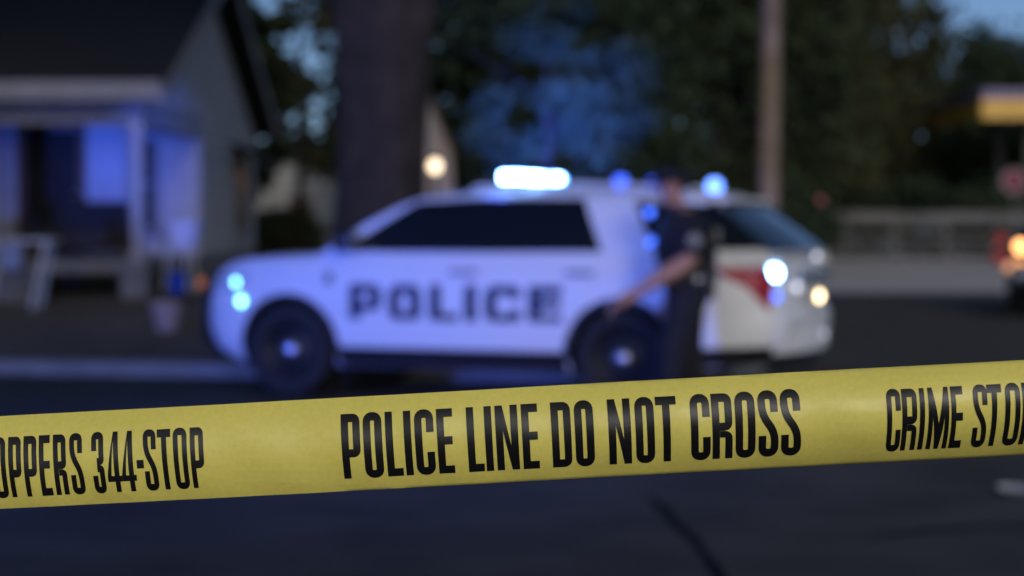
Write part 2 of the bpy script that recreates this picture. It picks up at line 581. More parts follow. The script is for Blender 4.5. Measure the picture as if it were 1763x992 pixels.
# trees that close off the background, then unseen ones added for shade
BG = [  # x, y, height, trunk r, crown radius, leaf material, leaves, label
    (-11.2, 47.0, 12.5, .28, 4.2, leafB, 9000, 'olive green tree rising over the roof of the porch house'),
    (-5.95, 45.5, 10.0, .14, 1.0, leafA, 3600, 'slim tree close behind the gable of the porch house'),
    (-5.75, 54.0, 11.0, .15, 1.25, leafB, 1000, 'thin sparse young tree between the porch house and the oak'),
    (-2.9, 62.0, 13.0, .30, 3.2, leafC, 13000, 'dark tree straight behind the big oak trunk'),
    (1.9, 57.0, 13.5, .32, 3.7, leafC, 13000, 'dense dark tree above the front of the blue light bar'),
    (6.6, 64.0, 14.0, .34, 4.3, leafA, 15000, 'tall dark tree above the rear of the patrol car'),
    (10.9, 84.0, 15.5, .34, 4.6, leafB, 15000, 'broad olive tree just left of the wooden utility pole'),
    (14.9, 92.0, 16.0, .36, 4.3, leafB, 15000, 'brownish broad tree right of the wooden utility pole'),
    (22.4, 96.0, 11.0, .36, 3.2, leafC, 13000, 'big dark round tree reaching toward the patch of evening sky'),
    (29.4, 112.0, 9.2, .32, 4.6, leafA, 12000, 'lower round tree under the evening sky behind the yellow canopy'),
    (18.6, 104.0, 10.4, .34, 4.6, leafC, 12000, 'distant tree behind the fence, half hidden by nearer trees'),
    (2.6, 92.0, 15.0, .34, 5.0, leafC, 9000, 'distant tree seen over the roof of the patrol car'),
    (-9.8, 21.6, 11.0, .34, 4.2, leafA, 9000, 'unseen tree added on the left to shade the porch house'),
    (-14.5, 22.4, 12.0, .36, 4.6, leafA, 9000, 'second unseen tree added on the left to shade the porch house'),
    (-1.9, -2.4, 12.0, .30, 3.6, leafA, 20000, 'unseen spreading tree added right behind the camera to shade the patrol car'),
    (-9.6, -2.0, 12.5, .34, 3.8, leafA, 12000, 'second unseen tree added behind the camera for shade, farther left'),
]
for i, (x, y, h, tr, cr, lm, nl, lab) in enumerate(BG):
    rr = random.Random(100 + i)
    z0 = 0.0 if x > 2.5 or y < 15 else lawn_z(x, y)
    bl = [((0, 0, h * .66), (cr, cr, h * .30), 4), ((0, 0, h * .36), (cr * .92, cr * .9, h * .27), 3.2)]
    street = y < 30  # true for the unseen trees added to shade car and house
    if street: bl = [((0, 0, h * .70), (cr, cr, h * .27), 4)]
    if y < 5: bl = [((0, 0, h * .63), (cr, cr * .9, h * .34), 4), ((0, 0, h * .42), (cr * .9, cr * .8, h * .12), 2), ((2.4, 0, h * .58), (cr * .62, cr * .6, h * .27), 2.4)]
    for q in range(5):
        a = rr.uniform(0, 6.28)
        bl.append(((math.cos(a) * cr * .75, math.sin(a) * cr * .75, h * rr.uniform(.5 if street else .2, .85)), (cr * .45, cr * .45, h * .12), .55))
    tree('background_tree', lab, (x, y, z0), h, tr, bl, nl, .32 if street else .46, lm, 50 + i, 'unseen trees added for shade' if street else 'trees closing off the background', limbs=5)
# a small garden tree close behind the patrol car, in the throw of its light bar
gx, gy = .42, 23.6
bl = [((0, 0, 2.75), (1.25, .9, .85), 3), ((-.7, .2, 2.3), (.6, .5, .6), 1), ((.75, 0, 2.45), (.6, .5, .55), 1), ((.2, 0, 3.5), (.7, .6, .5), 1), ((-.1, -.2, 1.9), (1.0, .6, .5), 1)]
tree('garden_tree', 'small leafy garden tree lit blue right behind the light bar', (gx, gy, lawn_z(gx, gy)), 3.9, .07, bl, 2600, .15, leafC, 77, limbs=5, fork=.3)
# undergrowth under the distant trees
for i, (x, y, w, h, lab) in enumerate([
        (7.0, 60.0, 3.2, 2.6, 'dark bush behind the roof of the patrol car, under the tall tree'),
        (12.0, 80.8, 3.8, 3.0, 'dark bush behind the fence, nearest the utility pole'),
        (17.6, 81.2, 3.8, 3.2, 'dark bush behind the middle of the fence'),
        (23.6, 92.0, 4.2, 3.4, 'dark bush behind the right end of the fence'),
        (-4.9, 42.5, .9, 1.2, 'pale yellow green bush beside the far pale cottage'),
        (2.0, 52.0, 3.4, 2.6, 'dark bush behind the windshield of the patrol car')]):
    root = tag(empty('bush', (x, y, 0 if x > 2.5 else lawn_z(x, y))), lab, 'bush', 'bushes in the background')
    st = MB()
    for q in range(5):
        a = q * 1.3
        st.tube([(0, 0, -.1), (math.cos(a) * w * .3, math.sin(a) * w * .3, h * .6)], [.06, .02], 6)
    st.build('stem', bark, root, True)
    leaf_cloud(random.Random(300 + i), [((0, 0, h * .5), (w, w * .7, h * .5), 1)], 3200, .30 if y > 45 else .16, leafB if i == 4 else leafC, root, 'foliage')

# ------------------------------------------------------------------ the porch house on the left
pale = mat('pale_painted_boards', (.44, .42, .415), (.55, .53, .52), 1.5, rough=.7, bump=.1, bscale=5)
trim = mat('white_trim', (.24, .232, .228), (.31, .30, .295), 3, rough=.6)
shingle = mat('dark_shingle', (.010, .0095, .010), (.020, .019, .018), 5, rough=.95, bump=.4, bscale=25)
woodd = mat('brown_wood', (.11, .055, .028), (.18, .095, .05), 5, rough=.6)
dullglass = mat('dusty_window_glass', (.012, .013, .015), rough=.45)
dark = mat('dark_interior', (.010, .009, .009), rough=.7)
porchw = mat('porch_boards', (.16, .15, .15), (.24, .23, .22), 3, rough=.8)
HX, HY = -4.62, 24.8            # near right corner of the porch
HW, HD = 10.5, 10.8             # to the left, to the back
PD = 4.6                        # porch depth
z0 = .30
FL = .95                        # porch floor height
EV = 3.12                       # eave height
house = tag(empty('porch_house', (HX, HY, 0)), 'pale wooden house with dark gabled roof and front porch at left', 'house')
def wallbox(name, x0, x1, y0, y1, za, zb, m, parent):
    return MB().box(((x0 + x1) / 2, (y0 + y1) / 2, (za + zb) / 2), (x1 - x0, y1 - y0, zb - za)).build(name, m, parent)
wallbox('foundation', -HW, 0, PD, HD, z0, FL, porchw, house)
wallbox('porch_floor', -HW, .06, -.06, PD - .003, FL - .14, FL, porchw, house)
for x in (-.1, -2.7, -5.3, -7.9, -10.3):
    wallbox('pier', x - .16, x + .16, .05, .37, z0, FL - .142, porchw, house)
wallbox('front_wall', -HW, -.003, PD, PD + .14, FL + .002, EV - .1, pale, house)
side = wallbox('side_wall', -.14, 0, PD + .142, HD, FL + .002, EV - .1, pale, house)
wallbox('back_wall', -HW, -.143, HD - .14, HD - .003, FL + .002, EV - .1, pale, house)
wallbox('far_wall', -HW, -HW + .14, PD + .142, HD - .143, FL + .002, EV - .1, pale, house)
# siding boards on the side wall
for i in range(11):
    zz = FL + .03 + i * .19
    MB().add([(.004, PD, zz), (.004, HD, zz), (.030, HD, zz + .012), (.030, PD, zz + .012), (.008, HD, zz + .188), (.008, PD, zz + .188)],
             [(0, 3, 2, 1), (3, 5, 4, 2), (0, 1, 4, 5), (0, 5, 3), (1, 2, 4)]).build('siding_board', pale, side)
# gable triangle, fascia, roof
RG = 5.25
gab = mobj('gable', [(0, -.25, EV - .1), (0, HD + .2, EV - .1), (0, HD / 2, RG - .12), (-.14, -.25, EV - .1), (-.14, HD + .2, EV - .1), (-.14, HD / 2, RG - .12)],
           [(0, 1, 2), (5, 4, 3), (0, 2, 5, 3), (1, 4, 5, 2), (0, 3, 4, 1)], pale, house)
def roofslab(y0, zl, y1, zr, th=.14, x0=-HW - .4, x1=.38):
    vs = [(x0, y0, zl), (x1, y0, zl), (x1, y1, zr), (x0, y1, zr)]
    vs += [(a, b, c + th) for a, b, c in vs]
    return vs, [(3, 2, 1, 0), (4, 5, 6, 7), (0, 1, 5, 4), (1, 2, 6, 5), (2, 3, 7, 6), (3, 0, 4, 7)]
rb = MB()
rb.add(*roofslab(-.55, EV - .16, HD / 2, RG - .02))
rb.add(*roofslab(HD + .45, EV - .16, HD / 2 + .001, RG - .02))
roof = rb.build('roof', shingle, house)
wallbox('fascia', -HW - .4, .36, -.60, -.553, EV - .20, EV + .03, trim, house)
# rake boards on the gable edge
for (ya, yb) in ((-.55, HD / 2), (HD + .45, HD / 2)):
    vs = [(.383, ya, EV - .26), (.383, yb, RG - .12), (.383, yb, RG + .10), (.383, ya, EV - .04)]
    vs += [(x + .03, y, z) for x, y, z in vs]
    mobj('rake_board', vs, [(3, 2, 1, 0), (4, 5, 6, 7), (0, 1, 5, 4), (1, 2, 6, 5), (2, 3, 7, 6), (3, 0, 4, 7)], trim, house)
wallbox('porch_beam', -HW, .02, -.02, .12, EV - .46, EV - .11, trim, house)
wallbox('porch_side_beam', -.12, .02, .122, PD - .002, EV - .46, EV - .11, trim, house)
wallbox('porch_ceiling', -HW, -.122, .122, PD - .002, EV - .18, EV - .14, trim, house)
for x in (-.05, -2.7, -5.3, -7.9, -10.3):
    post = MB().box((x, .05, (FL + EV - .46) / 2), (.13, .13, EV - .46 - FL)).build('porch_post', trim, house, bevel=.008)
    MB().box((x, .05, FL + .06), (.19, .19, .118)).build('collar', trim, post)
    MB().box((x, .05, EV - .52), (.19, .19, .11)).build('collar', trim, post)
# porch door, window on the porch wall, windows at the side
dx0 = -2.16
door = wallbox('door', dx0 - .40, dx0 + .40, PD - .035, PD - .003, FL + .01, FL + 1.86, dark, house)
MB().box((dx0 - .45, PD - .03, FL + .95), (.10, .06, 1.9)).box((dx0 + .45, PD - .03, FL + .95), (.10, .06, 1.9)).box((dx0, PD - .03, FL + 1.93), (1.0, .06, .10)).build('frame', woodd, door)
MB().ball((dx0 + .33, PD - .06, FL + .9), .03).build('handle', M['chrome'], door, True)
def window(parent, c, w, h, axis, m=dark, sill=True):
    """axis 'y': on a wall facing -y; 'x': on a wall facing +x"""
    d = (w, .05, h) if axis == 'y' else (.05, w, h)
    wv = MB().box(c, d).build('window', dullglass, parent)
    fr = MB()
    off = Vector((0, -.02, 0)) if axis == 'y' else Vector((.02, 0, 0))
    C = Vector(c) + off
    for s in (-1, 1):
        fr.box(C + (Vector((s * (w / 2 + .04), 0, 0)) if axis == 'y' else Vector((0, s * (w / 2 + .04), 0))), (.08, .07, h + .16) if axis == 'y' else (.07, .08, h + .16))
        fr.box(C + Vector((0, 0, s * (h / 2 + .04))), (w, .07, .08) if axis == 'y' else (.07, w, .08))
    fr.box(C, (w, .045, .04) if axis == 'y' else (.045, w, .04))
    fr.build('frame', trim, wv)
    if sill:
        MB().box(C + Vector((0, 0, -h / 2 - .11)) + off * 2, (w + .3, .12, .05) if axis == 'y' else (.12, w + .3, .05)).build('sill', trim, wv)
    return wv
window(house, (-.80, PD - .02, FL + 1.05), .30, 1.25, 'y')
window(house, (-4.2, PD - .02, FL + 1.1), .9, 1.3, 'y')
window(house, (.01, 8.9, FL + .85), 1.5, 1.0, 'x')
# small awning above the nearer side window
aw = MB()
aw.add([(.03, 7.9, EV - .36), (.03, 9.9, EV - .36), (.62, 9.95, EV - .70), (.62, 7.85, EV - .70), (.03, 7.9, EV - .40), (.03, 9.9, EV - .40), (.62, 9.95, EV - .78), (.62, 7.85, EV - .78)],
       [(0, 1, 2, 3), (7, 6, 5, 4), (0, 3, 7, 4), (1, 5, 6, 2), (3, 2, 6, 7), (0, 4, 5, 1)])
aw.build('awning', dark, house)
# steps up to the porch
for i in range(3):
    wallbox('step', -2.35, -1.15, -.35 - .3 * (2 - i), -.062 - .3 * (2 - i) - (.002 if i else 0), .30, .50 + .15 * i, porchw, house)

# things on and before the porch
sofa = tag(empty('porch_sofa', (HX - 1.62, HY + 3.95, FL)), 'dark upholstered sofa standing against the porch wall', 'sofa')
cloth = mat('dark_upholstery', (.022, .018, .016), (.04, .034, .03), 8, rough=.95)
MB().box((0, 0, .26), (1.3, .62, .30)).build('seat', cloth, sofa, bevel=.04)
MB().box((0, .30, .48), (1.3, .18, .62)).build('backrest', cloth, sofa, bevel=.05)
for s in (-1, 1):
    MB().box((s * .70, 0, .32), (.16, .66, .50)).build('armrest', cloth, sofa, bevel=.04)
    for q in (-1, 1):
        MB().box((s * .66, q * .24, .05), (.06, .06, .10)).build('leg', woodd, sofa)
# white folding table frame before the porch
whitepl = mat('white_plastic', (.52, .52, .54), (.62, .62, .64), 6, rough=.45)
ft = tag(empty('folding_table', (HX - 1.08, HY - 1.55, .42)), 'white folding table with slanted tube legs before the porch', 'table')
MB().box((0, 0, .80), (.78, .46, .04)).build('table_top', whitepl, ft, bevel=.008)
for x in (-.30, .30):
    for yy in (-.18, .18):
        MB().tube([(x, yy, .78), (x - .16, yy * 1.25, 0)], .028, 8).build('leg', whitepl, ft, True)
    MB().tube([(x - .10, -.20, .30), (x - .10, .20, .30)], .016, 8).build('stretcher', whitepl, ft, True)
def bucket(name, label, cat, loc, r, h, m, rim=True):
    root = tag(empty(name, loc), label, cat)
    MB().lathe([(0.001, 0), (r * .8, 0), (r, h), (r * .94, h), (r * .76, .015), (0.001, .015)], axis='Z', n=20).build('pail', m, root, True)
    MB().lathe([(r * 1.02, h - .03), (r * 1.08, h - .02), (r * 1.08, h + .005), (r * 1.0, h + .005)], axis='Z', n=20).build('rim', m, root, True)
    pts = [(r * 1.05 * math.cos(a), 0, h - .01 - r * .5 * math.sin(a)) for a in [math.pi * q / 8 for q in range(9)]]
    MB().tube([(p[0], -r * .55 * math.sin(math.pi * q / 8) - r * .6 * 0, p[2]) for q, p in enumerate(pts)], .006, 6).build('handle', M['chrome'], root, True)
    return root
lb = mat('blue_lit_white_plastic', (.28, .33, .60), (.34, .40, .68), 5, rough=.4)  # white bucket, with the blue light on it put into the colour
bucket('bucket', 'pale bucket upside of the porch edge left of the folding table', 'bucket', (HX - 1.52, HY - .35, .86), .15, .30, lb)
# white laundry tub on the porch end
tubm = mat('dull_white_plastic', (.40, .40, .42), (.48, .48, .50), 6, rough=.6)
tub = tag(empty('laundry_tub', (HX + .36, HY + .8, FL - .42)), 'round white laundry tub on a stand at the porch end', 'tub')
MB().lathe([(0.001, .55), (.20, .55), (.25, .86), (.27, .87), (.27, .90), (.24, .90), (.19, .58), (.001, .58)], axis='Z', n=22).build('basin', tubm, tub, True)
for a in (0.6, 2.2, 3.7, 5.3):
    MB().tube([(.16 * math.cos(a), .16 * math.sin(a), .56), (.24 * math.cos(a), .24 * math.sin(a), 0)], .016, 8).build('leg', whitepl, tub, True)
bluepl = mat('blue_plastic', (.01, .05, .35), (.015, .07, .42), 5, rough=.35)
bc = unp(305, 490, 23.5)
bucket('bucket', 'small deep blue bucket on a stump below the laundry tub', 'bucket', (bc.x, bc.y, .60), .12, .24, bluepl)
stump = MB().lathe([(.21, -.05), (.17, .04), (.16, .17), (.15, .18), (.001, .18)], c=(bc.x, bc.y, .42), axis='Z', n=16).build('tree_stump', bark, None, True)
tag(stump, 'low tree stump carrying the deep blue bucket', 'stump')
pb = unp(287, 528, 21.2)
pot = tag(empty('flower_pot', (pb.x, pb.y, lawn_z(pb.x, pb.y))), 'small pale clay pot standing alone on the lawn', 'pot')
clay = mat('pale_clay', (.36, .27, .25), (.46, .36, .33), 7, rough=.85)
MB().lathe([(.001, 0), (.11, 0), (.16, .24), (.18, .24), (.18, .30), (.155, .30), (.14, .22), (.001, .22)], axis='Z', n=18).build('pot_body', clay, pot, True)
MB().lathe([(.001, .24), (.139, .24)], axis='Z', n=18).build('soil', cloth, pot)

# ------------------------------------------------------------------ pale cottage and shed far behind
def cottage(name, label, cx, cy, w, d, ev, rg, m, rz=0.0, win=True):
    z = lawn_z(cx, cy)
    root = tag(empty(name, (cx, cy, z), rz), label, 'house')
    vs = [(-w / 2, 0, -.2), (w / 2, 0, -.2), (w / 2, 0, ev), (0, 0, rg), (-w / 2, 0, ev)]
    vs += [(x, d, zz) for x, _, zz in vs]
    mobj('wall', vs, [(0, 1, 2, 3, 4), (9, 8, 7, 6, 5), (1, 6, 7, 2), (5, 0, 4, 9)], m, root)
    for s in (-1, 1):
        sl = (rg - ev) / (w / 2)
        a = Vector((s * (w / 2 + .3), 0, ev - .3 * sl)); b = Vector((0, 0, rg))
        q = [(a.x, -.3, a.z + .02), (b.x, -.3, b.z + .02), (b.x, d + .3, b.z + .02), (a.x, d + .3, a.z + .02)]
        q += [(x, y, zz + .12) for x, y, zz in q]
        f = [(3, 2, 1, 0), (4, 5, 6, 7), (0, 1, 5, 4), (1, 2, 6, 5), (2, 3, 7, 6), (3, 0, 4, 7)]
        mobj('roof', q, f, shingle, root)
    if win:
        window(root, (-w * .22, -.01, 1.5), min(.8, w * .2), 1.1, 'y')
        dr = MB().box((w * .2, -.02, .95), (.85, .06, 1.9)).build('door', woodd, root)
        MB().ball((w * .2 + .33, -.07, .95), .04).build('handle', M['chrome'], dr, True)
    return root
cream = mat('cream_boards', (.55, .53, .47), (.66, .63, .56), 1, rough=.8)
cottage('cottage', 'far cream cottage between the porch house and the oak trunk', -8.7, 72.0, 5.2, 6, 2.7, 3.9, cream)
cottage('shed', 'narrow white shed with steep gable just right of the oak trunk', -2.25, 47.0, 1.7, 3, 2.7, 4.75, mat('white_boards', (.34, .35, .38), (.42, .43, .46), 1, rough=.8), win=False)
# wall lantern on a short post by the shed, lit
lp = unp(749, 286, 44.5)
gl = lawn_z(lp.x, lp.y)
lan = tag(empty('lamp_post', (lp.x, lp.y, gl)), 'lit warm lantern on a post right of the oak trunk', 'lamp')
hz = lp.z - gl
MB().tube([(0, 0, -.1), (0, 0, hz - .20)], [.06, .045], 10).build('post', M['blackpl'], lan, True)
MB().lathe([(.001, hz + .26), (.17, hz + .16), (.15, hz + .14), (.001, hz + .14)], axis='Z', n=14).build('cap', M['blackpl'], lan, True)
MB().ball((0, 0, hz), (.13, .13, .15), 14, 10).build('globe', mat('warm_globe', (.9, .8, .6), emit=(1, .78, .52), estr=3.2), lan, True)
pl = bpy.data.lights.new('lantern_light', 'POINT'); pl.energy = 20; pl.color = (1, .48, .16); pl.shadow_soft_size = .13
plo = bpy.data.objects.new('lantern_light', pl); COL.objects.link(plo); plo.parent = lan; plo.location = (-.35, .6, hz - .1)

# ------------------------------------------------------------------ utility pole
up = unp(1322, 330, 29.0)
pole = tag(empty('utility_pole', (up.x, up.y, 0)), 'brown wooden utility pole rising behind the rear of the patrol car', 'pole')
pw = mat('weathered_pole', (.17, .125, .095), (.27, .20, .155), 3, rough=.9, bump=.5, bscale=12)
MB().tube([(0, 0, -.3), (.02, 0, 3), (.13, 0, 9.5)], [.165, .15, .11], 16).build('shaft', pw, pole, True)
ca = MB().box((.13, -.14, 8.7), (2.4, .12, .14)).build('crossarm', pw, pole)
for x in (-1, -.4, .65, 1.2):
    MB().lathe([(.001, 8.77), (.05, 8.77), (.06, 8.84), (.03, 8.90), (.001, 8.92)], c=(.13 + x * .9, -.14, 0), axis='Z', n=10).build('insulator', M['grey'], ca, True)
MB().lathe([(.001, 7.0), (.24, 7.0), (.24, 7.7), (.001, 7.75)], c=(.42, 0, 0), axis='Z', n=16).build('transformer', M['grey'], pole, True)

# ------------------------------------------------------------------ fence beyond the apron
fb = mat('grey_fence_boards', (.09, .087, .083), (.15, .145, .14), 1.5, rough=.9)
fence = tag(empty('board_fence', (0, 78, 0)), 'long low grey rail fence at the far side of the apron', 'fence')
fx0, fn, fd = 9.0, 7, 2.0
for i in range(fn + 1):
    MB().box((fx0 + i * fd, 0, .95), (.16, .16, 1.95)).build('post', fb, fence)
for i in range(fn):
    for zz, hh in ((.30, .22), (.85, .20), (1.62, .50)):
        MB().box((fx0 + (i + .5) * fd, -.10, zz + .015 * math.sin(i * 3 + zz)), (fd - .03, .04, hh)).build('rail', fb, fence)
# lamp and red sign by the fence
lq = unp(1357, 345, 70)
lam = tag(empty('lamp_post', (lq.x, lq.y, 0)), 'small dim round lamp on a post right of the utility pole', 'lamp')
MB().tube([(0, 0, -.1), (0, 0, lq.z - .2)], .07, 8).build('post', M['blackpl'], lam, True)
MB().ball((0, 0, lq.z), .20, 14, 10).build('globe', mat('dim_globe', (.7, .65, .55), emit=(1, .80, .60), estr=.9), lam, True)
redp = mat('red_sign_paint', (.42, .03, .03), rough=.5)
def sign(name, label, loc, r, n, m, border=None):
    root = tag(empty(name, (loc.x, loc.y, 0)), label, 'sign')
    MB().tube([(0, .04, -.1), (0, .04, loc.z + r * .7)], .035, 8).build('post', M['grey'], root, True)
    a0 = math.pi / n
    def disc(rr, y0, y1):
        vs = [(rr * math.cos(a0 + 2 * math.pi * q / n), y0, loc.z + rr * math.sin(a0 + 2 * math.pi * q / n)) for q in range(n)]
        vs += [(x, y1, z) for x, _, z in vs]
        return vs, [tuple(reversed(range(n))), tuple(range(n, 2 * n))] + [(q, (q + 1) % n, n + (q + 1) % n, n + q) for q in range(n)]
    MB().add(*disc(r, -.01, .0)).build('border', whitepl, root)
    MB().add(*disc(r * .93, -.016, -.0101)).build('panel', m, root)
    return root
sq = unp(1746, 311, 62)
sign('octagonal_sign', 'red octagonal sign on a post at the right edge', sq, .38, 8, mat('magenta_red_paint', (.16, .008, .04), rough=.6, emit=(.5, .01, .08), estr=0.0))
rq = unp(1408, 350, 74)
sign('square_sign', 'small red sign on a post above the left end of the fence', rq, .30, 4, redp)
# traffic barrel
bq = unp(1722, 430, 70)
bar = tag(empty('traffic_barrel', (bq.x, bq.y, .016)), 'red traffic barrel standing on the far apron', 'barrel')
MB().lathe([(.001, 0), (.40, 0), (.40, .08), (.28, .09), (.28, .40), (.26, .42), (.26, .70), (.23, .72), (.23, .98), (.19, 1.02), (.001, 1.02)], axis='Z', n=18).build('drum', redp, bar, True)
MB().lathe([(.263, .50), (.263, .62)], axis='Z', n=18).build('band', whitepl, bar)
MB().tube([(-.12, 0, 1.0), (-.10, 0, 1.10), (.10, 0, 1.10), (.12, 0, 1.0)], .02, 6).build('handle', redp, bar, True)

# ------------------------------------------------------------------ filling station canopy at the right edge
yel = mat('yellow_fascia', (.62, .33, .02), (.70, .39, .03), .6, rough=.4)
cq = unp(1692, 205, 80)
can = tag(empty('station_canopy', (cq.x, cq.y, 0)), 'flat station canopy with broad yellow fascia at the right edge', 'canopy')
zb = cq.z
MB().box((9, 5, zb + .75), (17.6, 9.6, .5)).build('roof_deck', M['grey'], can)
purp = mat('violet_band', (.10, .08, .22), rough=.4)
for (c, d, nm) in (((9, 0, 0), (18, .12, 1), 'front'), ((0, 5.06, 0), (.12, 10, 1), 'side')):
    MB().box((c[0], c[1], zb + .40), (d[0], d[1], .80)).build('fascia', yel, can)
    MB().box((c[0], c[1] - .01, zb + 1.0), (d[0], d[1], .38)).build('upper_band', purp, can)
for x in (2.5, 9, 15.5):
    for y in (2.5, 7.5):
        MB().box((x, y, (zb + .5) / 2), (.35, .35, zb + .5)).build('column', M['blackpl'], can)

# grass verge outside the view on the right, added for a shade tree but bare
vg = [(6.6, -14), (26, -14), (26, 9.5), (9.2, 9.5), (7.6, 8.9), (6.6, 7.4)]
tag(mobj('verge', [(x, y, .12) for x, y in vg] + [(x, y, -.05) for x, y in vg], [tuple(range(6)), tuple(reversed(range(6, 12)))] + [(i, 6 + i, 6 + (i + 1) % 6, (i + 1) % 6) for i in range(6)], M['lawn']), kind='structure')

# scrap of paper on the road
sc = CAM_H * FPX / (855 - 385.0)
sx = (1748 - 881.5) / FPX * sc
pv, pf = [], []
rp = random.Random(5)
for j in range(5):
    for i in range(6):
        pv.append((sx + (i - 2.5) * .030 + rp.uniform(-.006, .006), sc + (j - 2) * .05 + rp.uniform(-.008, .008), .022 + rp.uniform(0, .03)))
for j in range(4):
    for i in range(5):
        pf.append((j * 6 + i, j * 6 + i + 1, j * 6 + i + 7, j * 6 + i + 6))
pp = mobj('paper_scrap', pv, pf, whitepl)
so = pp.modifiers.new('thickness', 'SOLIDIFY'); so.thickness = .002
tag(pp, 'crumpled white scrap of paper on the asphalt at lower right', 'paper')

# ================================================================== CARS
# local frame: x from nose (0) to tail, y < 0 the side toward the camera, z up
class Shape:
    def __init__(s, L, W, sect, xf, xr, bot, top, cab, ymax, belt, wheels, wr):
        s.L, s.W, s.sect, s.xf, s.xr, s.bot, s.top, s.cab, s.ymax, s.belt, s.wheels, s.wr = L, W, sect, xf, xr, bot, top, cab, ymax, belt, wheels, wr
    def pos(s, u, v):
        xn = u * s.L
        x = interp(s.xf, v) + (s.L - interp(s.xr, v) - interp(s.xf, v)) * u
        b, t = interp(s.bot, xn), interp(s.top, xn)
        return x, interp(s.W, xn) * interp(s.sect, v), b + v * (t - b)
    def side_y(s, x, z):
        u = x / s.L
        for _ in range(4):
            xn = u * s.L
            b, t = interp(s.bot, xn), interp(s.top, xn)
            v = max(0, min(1, (z - b) / (t - b)))
            u = max(0, min(1, (x - interp(s.xf, v)) / (s.L - interp(s.xr, v) - interp(s.xf, v))))
        return interp(s.W, u * s.L) * interp(s.sect, v)
    def cab_y(s, z): return interp(s.ymax, z)
    def cab_z(s, x): return interp(s.cab, x)

SUV = Shape(
    5.02,
    [(0, .60), (.05, .72), (.12, .80), (.25, .88), (.45, .935), (.8, .985), (1.3, 1.0), (3.6, 1.0), (4.3, .985), (4.7, .945), (4.88, .89), (4.97, .82), (5.02, .74)],
    [(0, .90), (.10, .955), (.28, .985), (.42, .985), (.50, .998), (.62, 1.0), (.8, .985), (.93, .955), (.985, .93), (1, .915)],
    [(0, .18), (.12, .06), (.35, 0), (.55, .01), (.80, .04), (.93, .09), (1, .17)],
    [(0, .12), (.15, .01), (.40, 0), (.48, .05), (.8, .07), (1, .12)],
    [(0, .30), (.5, .24), (1.4, .27), (3.4, .27), (4.3, .28), (5.02, .38)],
    [(0, 1.06), (.15, 1.10), (.4, 1.125), (.8, 1.14), (1.2, 1.155), (1.45, 1.165), (1.7, 1.17), (3.5, 1.19), (5.02, 1.21)],
    [(1.16, 1.14), (1.34, 1.26), (1.56, 1.40), (1.80, 1.53), (2.02, 1.615), (2.28, 1.655), (2.65, 1.68), (3.1, 1.695), (3.6, 1.69), (4.0, 1.675), (4.26, 1.65), (4.38, 1.62), (4.47, 1.55), (4.63, 1.43), (4.80, 1.30), (4.95, 1.18)],
    [(1.0, .925), (1.22, .915), (1.38, .86), (1.53, .80), (1.615, .75), (1.65, .69), (1.675, .60), (1.695, .48)],
    1.14, (.93, 3.79), .385)

def grid_faces(n, m):
    return [(i * m + j, i * m + j + 1, (i + 1) * m + j + 1, (i + 1) * m + j) for i in range(n - 1) for j in range(m - 1)]

def shell_mesh(s):
    bm = bmesh.new()
    nu, nv, ny = 70, 22, 10
    us = [(.5 - .5 * math.cos(math.pi * i / (nu - 1))) * .35 + .65 * i / (nu - 1) for i in range(nu)]
    def quads(rows):
        vv = [[bm.verts.new(p) for p in r] for r in rows]
        for a, b in zip(vv, vv[1:]):
            for i in range(len(a) - 1):
                bm.faces.new((a[i], a[i + 1], b[i + 1], b[i]))
    vs = [j / (nv - 1) for j in range(nv)]
    for sg in (-1, 1):
        quads([[(x, sg * y, z) for (x, y, z) in (s.pos(u, v) for v in vs)] for u in us])
    for v, cr in ((1, .035), (0, 0.0)):
        rows = []
        for u in us:
            x, y, z = s.pos(u, v)
            rows.append([(x, y * (2 * k / ny - 1), z + cr * (1 - (2 * k / ny - 1) ** 2)) for k in range(ny + 1)])
        quads(rows)
    for u, bul in ((0, -.10), (1, .06)):
        rows = []
        for v in vs:
            x, y, z = s.pos(u, v)
            cr = .035 if v == 1 else 0
            rows.append([(x + bul * (1 - (2 * k / ny - 1) ** 2) * (math.sin(math.pi * v) ** .5 if 0 < v < 1 else 0), y * (2 * k / ny - 1), z + cr * (1 - (2 * k / ny - 1) ** 2)) for k in range(ny + 1)])
        quads(rows)
    bmesh.ops.remove_doubles(bm, verts=bm.verts[:], dist=.0008)
    bmesh.ops.recalc_face_normals(bm, faces=bm.faces[:])
    me = bpy.data.meshes.new('body_shell')
    bm.to_mesh(me); bm.free()
    return me

def cut_arches(me, s, rad):
    o = bpy.data.objects.new('tmp_body', me); COL.objects.link(o)
    cutters = []
    for wx in s.wheels:
        for sg in (-1, 1):
            ya, yb = (.60, 1.25) if sg > 0 else (-1.25, -.60)
            c = MB().lathe([(.0001, ya), (rad, ya), (rad, yb), (.0001, yb)], c=(wx, 0, s.wr), axis='Y', n=40).build('tmp_cut', None)
            bm = bmesh.new()
            bm.from_mesh(c.data)
            bmesh.ops.remove_doubles(bm, verts=bm.verts[:], dist=.001)
            bmesh.ops.recalc_face_normals(bm, faces=bm.faces[:])
            bm.to_mesh(c.data); bm.free()
            md = o.modifiers.new('b', 'BOOLEAN'); md.operation = 'DIFFERENCE'; md.object = c; md.solver = 'EXACT'
            cutters.append(c)
    dg = bpy.context.evaluated_depsgraph_get()
    dg.update()
    res = bpy.data.meshes.new_from_object(o.evaluated_get(dg))
    for c in cutters + [o]:
        bpy.data.objects.remove(c, do_unlink=True)
    return res

